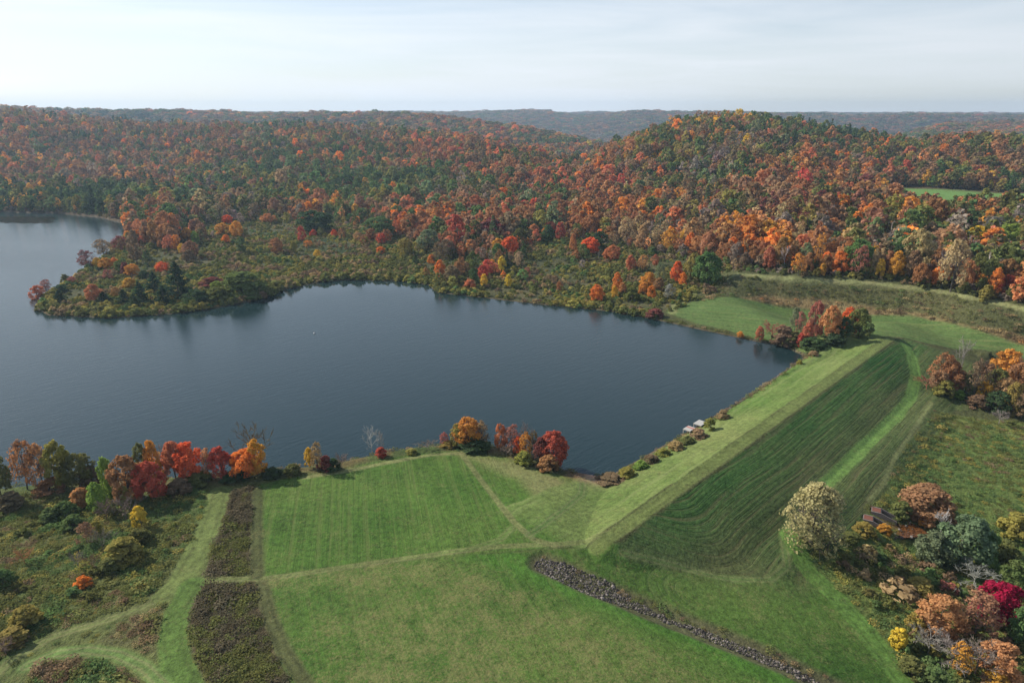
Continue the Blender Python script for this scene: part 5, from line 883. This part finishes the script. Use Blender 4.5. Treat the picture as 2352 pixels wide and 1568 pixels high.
 (1411, 659, 685, 14, 'column1', 'yellow', 'broadleaf_tree', 'narrow yellow tree below the narrow orange one'), (1429, 652, 678, 18, 'oval0', 'peach', 'maple_tree', 'peach tree right of the narrow orange one'), (1449, 591, 626, 20, 'oval1', 'redor', 'maple_tree', 'red orange tree at the top left of the far grove'), (1475, 589, 624, 26, 'sparse0', 'peach', 'maple_tree', 'pale peach tree at the top of the far grove'), (1505, 587, 612, 18, 'oval2', 'redor', 'maple_tree', 'small red orange tree at the top of the far grove'), (1553, 607, 656, 26, 'oval0', 'scarlet', 'maple_tree', 'tall scarlet orange tree at the right of the far grove'),
 (1566, 630, 662, 18, 'column0', 'orange', 'maple_tree', 'orange tree joined to the tall scarlet orange one'), (1515, 609, 652, 26, 'sparse1', 'pale', 'broadleaf_tree', 'pale greenish tree in the middle of the far grove'), (1452, 662, 694, 30, 'bush0', 'olive', 'broadleaf_tree', 'rounded olive tree ' + G1), (1477, 652, 680, 24, 'oval1', 'amber', 'maple_tree', 'amber tree ' + G1), (1494, 659, 688, 20, 'oval2', 'orange', 'maple_tree', 'orange tree low in the far grove'), (1512, 642, 674, 24, 'oval0', 'rust', 'maple_tree', 'rust tree in the far grove'),
 (1535, 655, 690, 26, 'sparse2', 'grey', 'broadleaf_tree', 'greyish thin tree at the right front of the far grove'), (1486, 630, 664, 30, 'round2', 'amber', 'maple_tree', 'golden spreading tree in the middle of the far grove'), (1588, 591, 653, 34, 'oval1', 'yolive', 'broadleaf_tree', 'yellow green tree with a red cap beside the big green one'), (1622, 589, 662, 54, 'round3', 'green', 'broadleaf_tree', 'big green tree at the top of the curving track'), (1285, 649, 670, 14, 'oval2', 'rust', 'maple_tree', 'rust sapling in the shore scrub'), (1210, 616, 640, 17, 'sparse0', 'pink', 'maple_tree', 'pink red sapling in the shore scrub'),
 (1502, 710, 731, 34, 'bush3', 'maroon', 'shrub', 'round maroon brown shrub on the far shore by the meadow'), (1263, 512, 542, 26, 'round4', 'redor', 'maple_tree', 'coral orange round tree at the back of the right marsh'), (1287, 516, 556, 22, 'oval0', 'crimson', 'maple_tree', 'rose red tree right of the coral orange one'), (1227, 519, 553, 25, 'oval1', 'peach', 'maple_tree', 'tan orange fan shaped tree left of the coral orange one'), (1317, 542, 578, 14, 'column1', 'peach', 'maple_tree', 'narrow salmon tree in the right marsh'), (1537, 532, 581, 40, 'sparse1', 'amber', 'maple_tree', 'golden tree in the grey woods right of the marsh'), (1567, 532, 576, 26, 'sparse2', 'yellow', 'maple_tree', 'yellow tree beside the golden one in the grey woods'), (1600, 548, 590, 36, 'round1', 'peach', 'maple_tree', 'orange tan tree above the big green one'), (1646, 554, 590, 30, 'oval2', 'rust', 'maple_tree', 'rust tree at the woods edge above the track junction'),
 # clump at the far end of the dam
 (1743, 749, 787, 18, 'oval0', 'redor', 'maple_tree', 'slim orange tree at the left end of the dam clump'), (1699, 760, 776, 16, 'oval1', 'amber', 'maple_tree', 'tiny amber tree on the shore left of the dam clump'), (1867, 693, 780, 34, 'oval2', 'pink', 'maple_tree', 'tallest rose red tree ' + K1), (1901, 704, 784, 40, 'oval1', 'peach', 'maple_tree', 'orange rose tree right of the tallest one in the dam clump'), (1837, 716, 775, 22, 'sparse0', 'pink', 'maple_tree', 'thin rose tree left of the tallest one in the dam clump'), (1852, 742, 793, 24, 'oval0', 'redor', 'maple_tree', 'low red tree in front of the tallest one in the dam clump'),
 (1840, 764, 794, 20, 'bush1', 'crimson', 'shrub', 'crimson bush at the front of the dam clump'), (1824, 707, 766, 24, 'sparse1', 'pale', 'broadleaf_tree', 'grey green thin tree at the back left of the dam clump'), (1949, 707, 770, 32, 'round0', 'scarlet', 'maple_tree', 'red topped maple at the right of the dam clump'), (1972, 710, 780, 46, 'round1', 'olive', 'broadleaf_tree', 'olive green tree at the right end of the dam clump'), (1932, 728, 784, 34, 'oval1', 'dark', 'broadleaf_tree', 'dark olive tree in the shade of the dam clump'), (1917, 724, 775, 20, 'oval2', 'pink', 'maple_tree', 'slim pink tree in the dam clump'),
 (1772, 742, 788, 46, 'twigbush0', 'pink', 'shrub', 'pinkish brown leafless bush at the left of the dam clump'), (1800, 748, 796, 48, 'bush0', 'brown', 'shrub', 'brown bush in the dam clump by the water'), (1822, 758, 798, 36, 'bush2', 'olive', 'shrub', 'olive bush at the waterside of the dam clump'), (1870, 774, 806, 52, 'bush3', 'dark', 'shrub', 'dark green bush at the front of the dam clump'), (1912, 764, 792, 46, 'bush2', 'dark', 'shrub', 'dark bush at the right foot of the dam clump'),
 # woods edge above the bank
 (1800, 573, 622, 20, 'bare1', 'white', 'bare_tree', 'white leafless birch ' + R1), (1846, 566, 624, 30, 'sparse1', 'pale', 'broadleaf_tree', 'pale greenish thin tree ' + R1), (1878, 546, 620, 26, 'sparse2', 'amber', 'maple_tree', 'tall thin golden tree ' + R1), (2243, 527, 580, 48, 'round2', 'yellow', 'maple_tree', 'brilliant yellow round maple in the right woods'), (2310, 522, 588, 54, 'round3', 'lime', 'broadleaf_tree', 'yellow green round tree right of the brilliant yellow maple'), (2055, 585, 646, 32, 'oval0', 'amber', 'maple_tree', 'tall amber tree at the wood edge over the right half of the bank'), (2310, 638, 682, 34, 'round1', 'crimson', 'maple_tree', 'crimson maple at the right end of the far bank'), (2347, 626, 684, 34, 'round2', 'peach', 'maple_tree', 'salmon maple at the right frame edge over the far bank'),
 (1997, 546, 590, 36, 'round4', 'maroon', 'maple_tree', 'maroon tree in the woods over the middle of the far bank'), (2065, 549, 590, 24, 'oval1', 'yellow', 'maple_tree', 'yellow oval tree above the tall amber one'), (1970, 574, 640, 34, 'sparse0', 'pink', 'maple_tree', 'pink brown thin tree ' + R1), (1930, 584, 634, 34, 'oval2', 'orange', 'maple_tree', 'orange tree ' + R1), (1889, 608, 634, 16, 'bush1', 'amber', 'shrub', 'small amber bush ' + R1), (2004, 581, 640, 16, 'sparse1', 'tan', 'broadleaf_tree', 'narrow tan tree ' + R1), (2018, 600, 642, 20, 'oval0', 'yellow', 'broadleaf_tree', 'narrow yellow tree ' + R1), (2208, 600, 655, 26, 'sparse2', 'peach', 'maple_tree', 'peach thin tree ' + R1), (2266, 658, 692, 28, 'bush2', 'yolive', 'shrub', 'yellow olive bush at the right end of the bank edge'), (2123, 577, 618, 20, 'oval1', 'scarlet', 'maple_tree', 'small red tree in the grey woods above the far bank'), (2160, 585, 652, 30, 'bare0', 'grey', 'bare_tree', 'grey bare tree right of the small red one above the far bank'),
]
GROUPS = {A1: 'trees on the near lakeshore'}
def pxm(x, y, z): return (y * CP - (z - CAMH) * SP) / F
feet = hit([r[0] for r in ROWS], [r[2] - 0.10 * r[3] for r in ROWS])
PROTO_USED = {}
def plant(name, label, kind, cols, loc, sx, sz, rot, group, cat):
    e = bpy.data.objects.new(name, None); COL.objects.link(e); e.location = loc; e.rotation_euler = (0, 0, rot); e.empty_display_size = 1.0
    tag(e, label, cat, group)
    cm, tm = KIND[kind]
    for nm, me in ((('branches' if me_is_twig(cm) else 'foliage'), cm), ('trunk', tm)):
        if me is None: continue
        c = bpy.data.objects.new(nm, me); COL.objects.link(c); c.parent = e; c.scale = (sx, sx, sz); c['leaf_a'] = [float(q) for q in cols[0]]; c['leaf_b'] = [float(q) for q in cols[1]]
    return e
def me_is_twig(me): return me.materials[0] == TWIG
g7 = np.random.default_rng(77); TAKEN = []
for r, p in zip(ROWS, feet):
    u, vt, vb, w, kind, colr, nm, lab = r; x, y, z = p; m = pxm(x, y, z); dep = math.atan2(CAMH - z, y)
    k = (CY - (vt + 0.06 * w)) / F; h = y * (k * CP - SP) / (CP + k * SP) + CAMH - z; h = max(h, 0.8)
    j = g7.normal(1, 0.05, 3); cols = [np.array(c) * j for c in PAL[colr]]
    wild = dict(shrub='shrub', pine_tree='pine', spruce_tree='spruce', bare_tree='bare tree').get(nm, 'tree')
    grp = ('shrubs' if wild == 'shrub' else 'trees') + (' of the near shore' if y < 200 and x < 50 else ' of the right foreground' if y < 235 else ' of the far marsh and woods edge')
    plant(nm, lab, kind, cols, (x, y, z - 0.1), w * m / 10.0 * (1.14 if y < 240 else 1.28), h / 12.0 * (1.05 if y < 240 or (lab.find('dam clump') >= 0 or lab.endswith(K1)) else 1.20), g7.uniform(0, 6.28), grp, wild); TAKEN.append((x, y, w * m * 0.42))
TAKEN = np.array(TAKEN)

# trees of the woods' front row, each a thing of its own
dfr = FY - front_y(FX, FY); inf = (FU_ > 5) & (FU_ < 2347) & (FV_ < 1500) & (dfr < 15) & (FY < 700)
clash = np.zeros(nF, bool)
ni = np.where(FY < 720)[0]
for x, y, r in TAKEN:
    clash[ni] |= np.hypot(FX[ni] - x, FY[ni] - y) < max(r, 2.2) + 1.5
cand = np.where(inf & ~clash)[0]; cand = cand[np.argsort(-sz[cand] / FY[cand])][:105]
ORD = ['first', 'second', 'third', 'fourth', 'fifth', 'sixth', 'seventh', 'eighth', 'ninth', 'tenth', 'eleventh', 'twelfth', 'thirteenth', 'fourteenth', 'fifteenth', 'sixteenth', 'seventeenth', 'eighteenth']
WORD = dict(rust='rust orange', redor='red orange', bronze='bronze', orange='orange', tan='tan', amber='amber', mauve='mauve brown', yolive='yellow olive', dark='dark green', peach='peach', brown='brown', olive='olive', green='green', pale='pale green', grey='grey', crimson='crimson', yellow='yellow', pine='dark', maroon='maroon')
segs = {}
for i in cand[np.argsort(FU_[cand])]:
    sname = 'at the far bay waterline' if FU_[i] < 285 else 'at the wood edge behind the marsh' if FU_[i] < 1655 else 'at the wood edge above the bank'
    t_ = ft[i]; kind, nm, form = (('round%d' % (t_ % 5), 'maple_tree', 'round tree') if t_ < 5 else ('oval%d' % (t_ - 5), 'broadleaf_tree', 'slim tree') if t_ < 8 else ('sparse%d' % (t_ - 8), 'broadleaf_tree', 'thin tree') if t_ < 10 else ('pine%d' % (t_ - 10), 'pine_tree', 'pine') if t_ < 12 else ('bare%d' % (t_ - 12), 'bare_tree', 'bare tree'))
    segs.setdefault((sname, WORD.get(PN[pick[i]], PN[pick[i]]), form), []).append((i, kind, nm))
for (sname, colw, form), lst in segs.items():
    for q, (i, kind, nm) in enumerate(lst):
        lab = ('%s %s %s' % (colw, form, sname)) if len(lst) == 1 else ('%s %s %s from the left %s' % (ORD[q], colw, form, sname))
        base_h = dict(round=14, oval=15, sparse=14, pine=17, bare=15)[kind[:-1]]; base_w = dict(round=10, oval=8.4, sparse=8.8, pine=8.8, bare=8.4)[kind[:-1]]
        plant(nm, lab, kind, (FA_[i], FB_[i]), (FX[i], FY[i], FZ[i] - 0.2), sxy[i] * base_w / 10, sz[i] * base_h / 12, rng.uniform(0, 6.28), 'front trees of the woods', 'tree')
drop = clash.copy(); drop[cand] = True; kk = ~drop
scatter('woods', np.column_stack([FX, FY, FZ - 0.2])[kk], np.column_stack([np.zeros((nF, 2)), rng.uniform(0, 6.28, nF)])[kk], np.column_stack([sxy, sxy * rng.uniform(0.85, 1.15, nF), sz])[kk], ft[kk], FA_[kk], FB_[kk], FK)
for o in bpy.data.objects:
    pass
print([o['label'] for o in bpy.data.objects if o.get('label') and len(o['label'].split()) > 16])
print('woods', kk.sum(), 'rows', len(ROWS), 'front', len(cand))

# ------------------------------------------------------------------ built things
def box(bm, c, s, rz=0.0, tilt=None):
    r = bmesh.ops.create_cube(bm, size=1.0)['verts']
    for v in r:
        p = Vector((v.co.x * s[0], v.co.y * s[1], v.co.z * s[2]))
        v.co = p + Vector(c)
    return r
def bmobj(name, fn, mat, parent, bevel=0.0):
    bm = bmesh.new(); fn(bm)
    if bevel: bmesh.ops.bevel(bm, geom=bm.edges[:], offset=bevel, segments=1, affect='EDGES')
    me = bpy.data.meshes.new(name); bm.to_mesh(me); bm.free(); me.materials.append(mat); o = bpy.data.objects.new(name, me); COL.objects.link(o); o.parent = parent; return o
def empty(name, loc, rz, label, cat, group=None):
    e = bpy.data.objects.new(name, None); COL.objects.link(e); e.location = loc; e.rotation_euler = (0, 0, rz); tag(e, label, cat, group); return e
# two plank platforms on posts standing in the water at the dam
dam_ang = math.atan2(DT[1], DT[0])
def platform(px, w, d, label, stain):
    x, y = un(*px, 1.3); e = empty('fishing_platform', (x, y, 0.0), dam_ang, label, 'platform', 'wooden platforms at the foot of the dam')
    n = 9; pw = w / n
    for k in range(n):
        xx = -w / 2 + pw * (k + 0.5); red = stain and k in (5, 6, 7)
        bmobj('plank', lambda bm: box(bm, (xx, 0, 1.36), (pw * 0.93, d, 0.07)), REDSTAIN if red else PLANK, e)
    for yy in (-d / 2 + 0.08, 0, d / 2 - 0.08): bmobj('beam', lambda bm: box(bm, (0, yy, 1.22), (w * 0.97, 0.12, 0.20)), TIMBER_SHADE, e)
    for sx in (-1, 1):
        bmobj('rim', lambda bm: box(bm, (sx * (w / 2 + 0.045), 0, 1.27), (0.07, d, 0.26)), POSTW, e)
        for yy in (-d / 2 + 0.12, d / 2 - 0.12): bmobj('post', lambda bm: box(bm, (sx * (w / 2 - 0.12), yy, 0.2), (0.2, 0.2, 1.85)), POSTW, e)
    for yy in (-d / 2 - 0.03, d / 2 + 0.03): bmobj('brace', lambda bm: box(bm, (0, yy, 0.75), (w * 0.92, 0.05, 0.16)), TIMBER_SHADE, e)
platform((1583, 984), 3.0, 2.4, 'lower grey plank platform with a red stained deck at the dam waterline', True)
platform((1608, 971), 3.3, 2.6, 'upper plain grey plank platform at the dam waterline', False)
# twin concrete outlet channels with rusty lids
def outlet(p, label, zc):
    rz = OUT_A
    e = empty('outlet_channel', (p[0], p[1], p[2] + zc), rz, label, 'culvert', 'concrete outlet channels below the dam'); L, w, h = 5.6, 2.5, 2.0
    bmobj('lid', lambda bm: box(bm, (0.95, 0, h + 0.03), (1.9, w - 0.34, 0.10)), RUST, e, 0.02)
    bmobj('floor', lambda bm: box(bm, (L / 2, 0, 0.05), (L, w - 0.4, 0.2)), TIMBER_SHADE, e)  # concrete floor coloured dark to stand in for shade inside the channel
    bmobj('back_wall', lambda bm: box(bm, (-0.1, 0, h / 2), (0.2, w, h)), CONC, e)
    for s in (-1, 1):
        def wall(bm):
            yo, yi = s * (w / 2 + 0.12), s * (w / 2 - 0.2); pf = [(0, -0.6), (L, -0.6), (L, 0.75), (2.0, h + 0.12), (0, h + 0.12)]
            A = [bm.verts.new((a, yo, b)) for a, b in pf]; B = [bm.verts.new((a, yi, b)) for a, b in pf]
            bm.faces.new(A if s < 0 else A[::-1]); bm.faces.new(B[::-1] if s < 0 else B); n = len(pf)
            for i in range(n):
                f = [A[i], B[i], B[(i + 1) % n], A[(i + 1) % n]]; bm.faces.new(f)
            bmesh.ops.recalc_face_normals(bm, faces=bm.faces[:])
        bmobj('side_wall', wall, CONC, e)
    bmobj('crossbeam', lambda bm: box(bm, (2.0, 0, h - 0.2), (0.16, w - 0.42, 0.3)), CONC, e)
    return e
outlet(OUT_P[0], 'nearer concrete outlet channel with a rusty lid, left of the pair', -1.62)
outlet(OUT_P[1], 'farther concrete outlet channel with a rusty lid, right of the pair', -1.62)
# brown rocky pool below the outlets
PM, t, o = newmat('brown_pool'); ps = N(t, 'ShaderNodeNewGeometry').outputs['Position']
n_ = noise_(t, ps, 1.6, 4, 0.7); c = rgbmix(t, maprange(t, n_, 0.4, 0.62, 0, 1), (0.035, 0.016, 0.006), (0.16, 0.065, 0.02)); bq = diffuse(t, o, c, 0.12, n_, 0.15, 0.4); bq.inputs['Specular IOR Level'].default_value = 0.5
pl = hit([2024, 2046, 2062, 2088, 2110, 2134, 2132, 2110, 2080, 2058, 2046], [1206, 1197, 1194, 1200, 1218, 1240, 1247, 1243, 1240, 1236, 1222]); zp = float(np.median(pl[:, 2])) + 0.25
meshobj('outlet_pool', [(p[0], p[1], zp) for p in pl], [list(range(len(pl)))], PM)['kind'] = 'structure'
bpy.data.objects['outlet_pool'].data.update()
rxp, ryp = grid_in(lambda X, Y: (polysd(pl[:, :2], X, Y) < 0.6) & (g5.random(X.size) < 0.30), bounds(pl[:, :2], 1), 0.7, g5); n = len(rxp)
scatter('pool_stones', np.column_stack([rxp, ryp, np.full(n, zp)]), g5.uniform(0, 6.28, (n, 3)) * np.array([.1, .1, 1]), np.column_stack([g5.lognormal(-0.6, 0.35, n)] * 3), g5.integers(0, 4, n), np.ones((n, 3)), np.ones((n, 3)), RK)
# white float on the lake
bx0, by0 = un(722, 766, 0.0); e = empty('buoy', (bx0, by0, 0), 0, 'tiny white float alone in the middle of the lake', 'buoy')
bm = bmesh.new(); bmesh.ops.create_uvsphere(bm, u_segments=16, v_segments=10, radius=0.38); me = bpy.data.meshes.new('float_ball'); bm.to_mesh(me); bm.free(); me.materials.append(WHITE); b = bpy.data.objects.new('float_ball', me); COL.objects.link(b); b.parent = e; b.location = (0, 0, 0.14)
bmobj('ring', lambda bm: bmesh.ops.create_cone(bm, cap_ends=True, segments=16, radius1=0.07, radius2=0.05, depth=0.3), STEEL, e).location = (0, 0, 0.6)
# lattice mast on the far ridge
mp_ = hit([1207], [250.5])[0]; mh = 52.0
e = empty('radio_mast', (mp_[0], mp_[1], float(height(np.array([mp_[0]]), np.array([mp_[1]]))[0])), 0.4, 'thin red grey lattice mast on the distant blue ridge', 'mast')
for k in range(3):
    a0 = k * 2.0944
    def legf(bm, a0=a0):
        V, Q = tube([2.6 * math.cos(a0), 2.6 * math.sin(a0), -2], [0.7 * math.cos(a0), 0.7 * math.sin(a0), mh], 0.55, 0.4, 5); vs = [bm.verts.new(v) for v in V]; [bm.faces.new([vs[i] for i in q]) for q in Q]
    bmobj('leg', legf, STEEL, e)
def lat(bm):
    for l in range(11):
        z0, z1 = l * mh / 11, (l + 1) * mh / 11; r0, r1 = 2.6 - 1.9 * z0 / mh, 2.6 - 1.9 * z1 / mh
        for k in range(3):
            a, b = k * 2.0944, (k + 1) * 2.0944; V, Q = tube([r0 * math.cos(a), r0 * math.sin(a), z0], [r1 * math.cos(b), r1 * math.sin(b), z1], 0.22, 0.22, 4); vs = [bm.verts.new(v) for v in V]; [bm.faces.new([vs[i] for i in q]) for q in Q]
bmobj('lattice', lat, STEEL, e)
bmobj('antenna', lambda bm: box(bm, (0, 0, mh + 4), (0.6, 0.6, 8.0)), STEEL, e)

# ------------------------------------------------------------------ the air
HM, t, o = newmat('haze'); pv = N(t, 'ShaderNodeVolumePrincipled'); pv.inputs['Color'].default_value = (0.56, 0.77, 1.0, 1); pv.inputs['Density'].default_value = 1.0e-4; pv.inputs['Anisotropy'].default_value = 0.25
t.links.new(pv.outputs[0], o.inputs['Volume'])
zl, zh = float(GZ.min()) - 1.0, float(GZ.max()) + 75.0
hz = [(-7000, -7000, zl), (7000, -7000, zl), (7000, 7000, zl), (-7000, 7000, zl), (-7000, -7000, zh), (7000, -7000, zh), (7000, 7000, zh), (-7000, 7000, zh)]
ho = meshobj('haze', hz, [(3, 2, 1, 0), (4, 5, 6, 7), (0, 1, 5, 4), (1, 2, 6, 5), (2, 3, 7, 6), (3, 0, 4, 7)], HM); ho['kind'] = 'stuff'
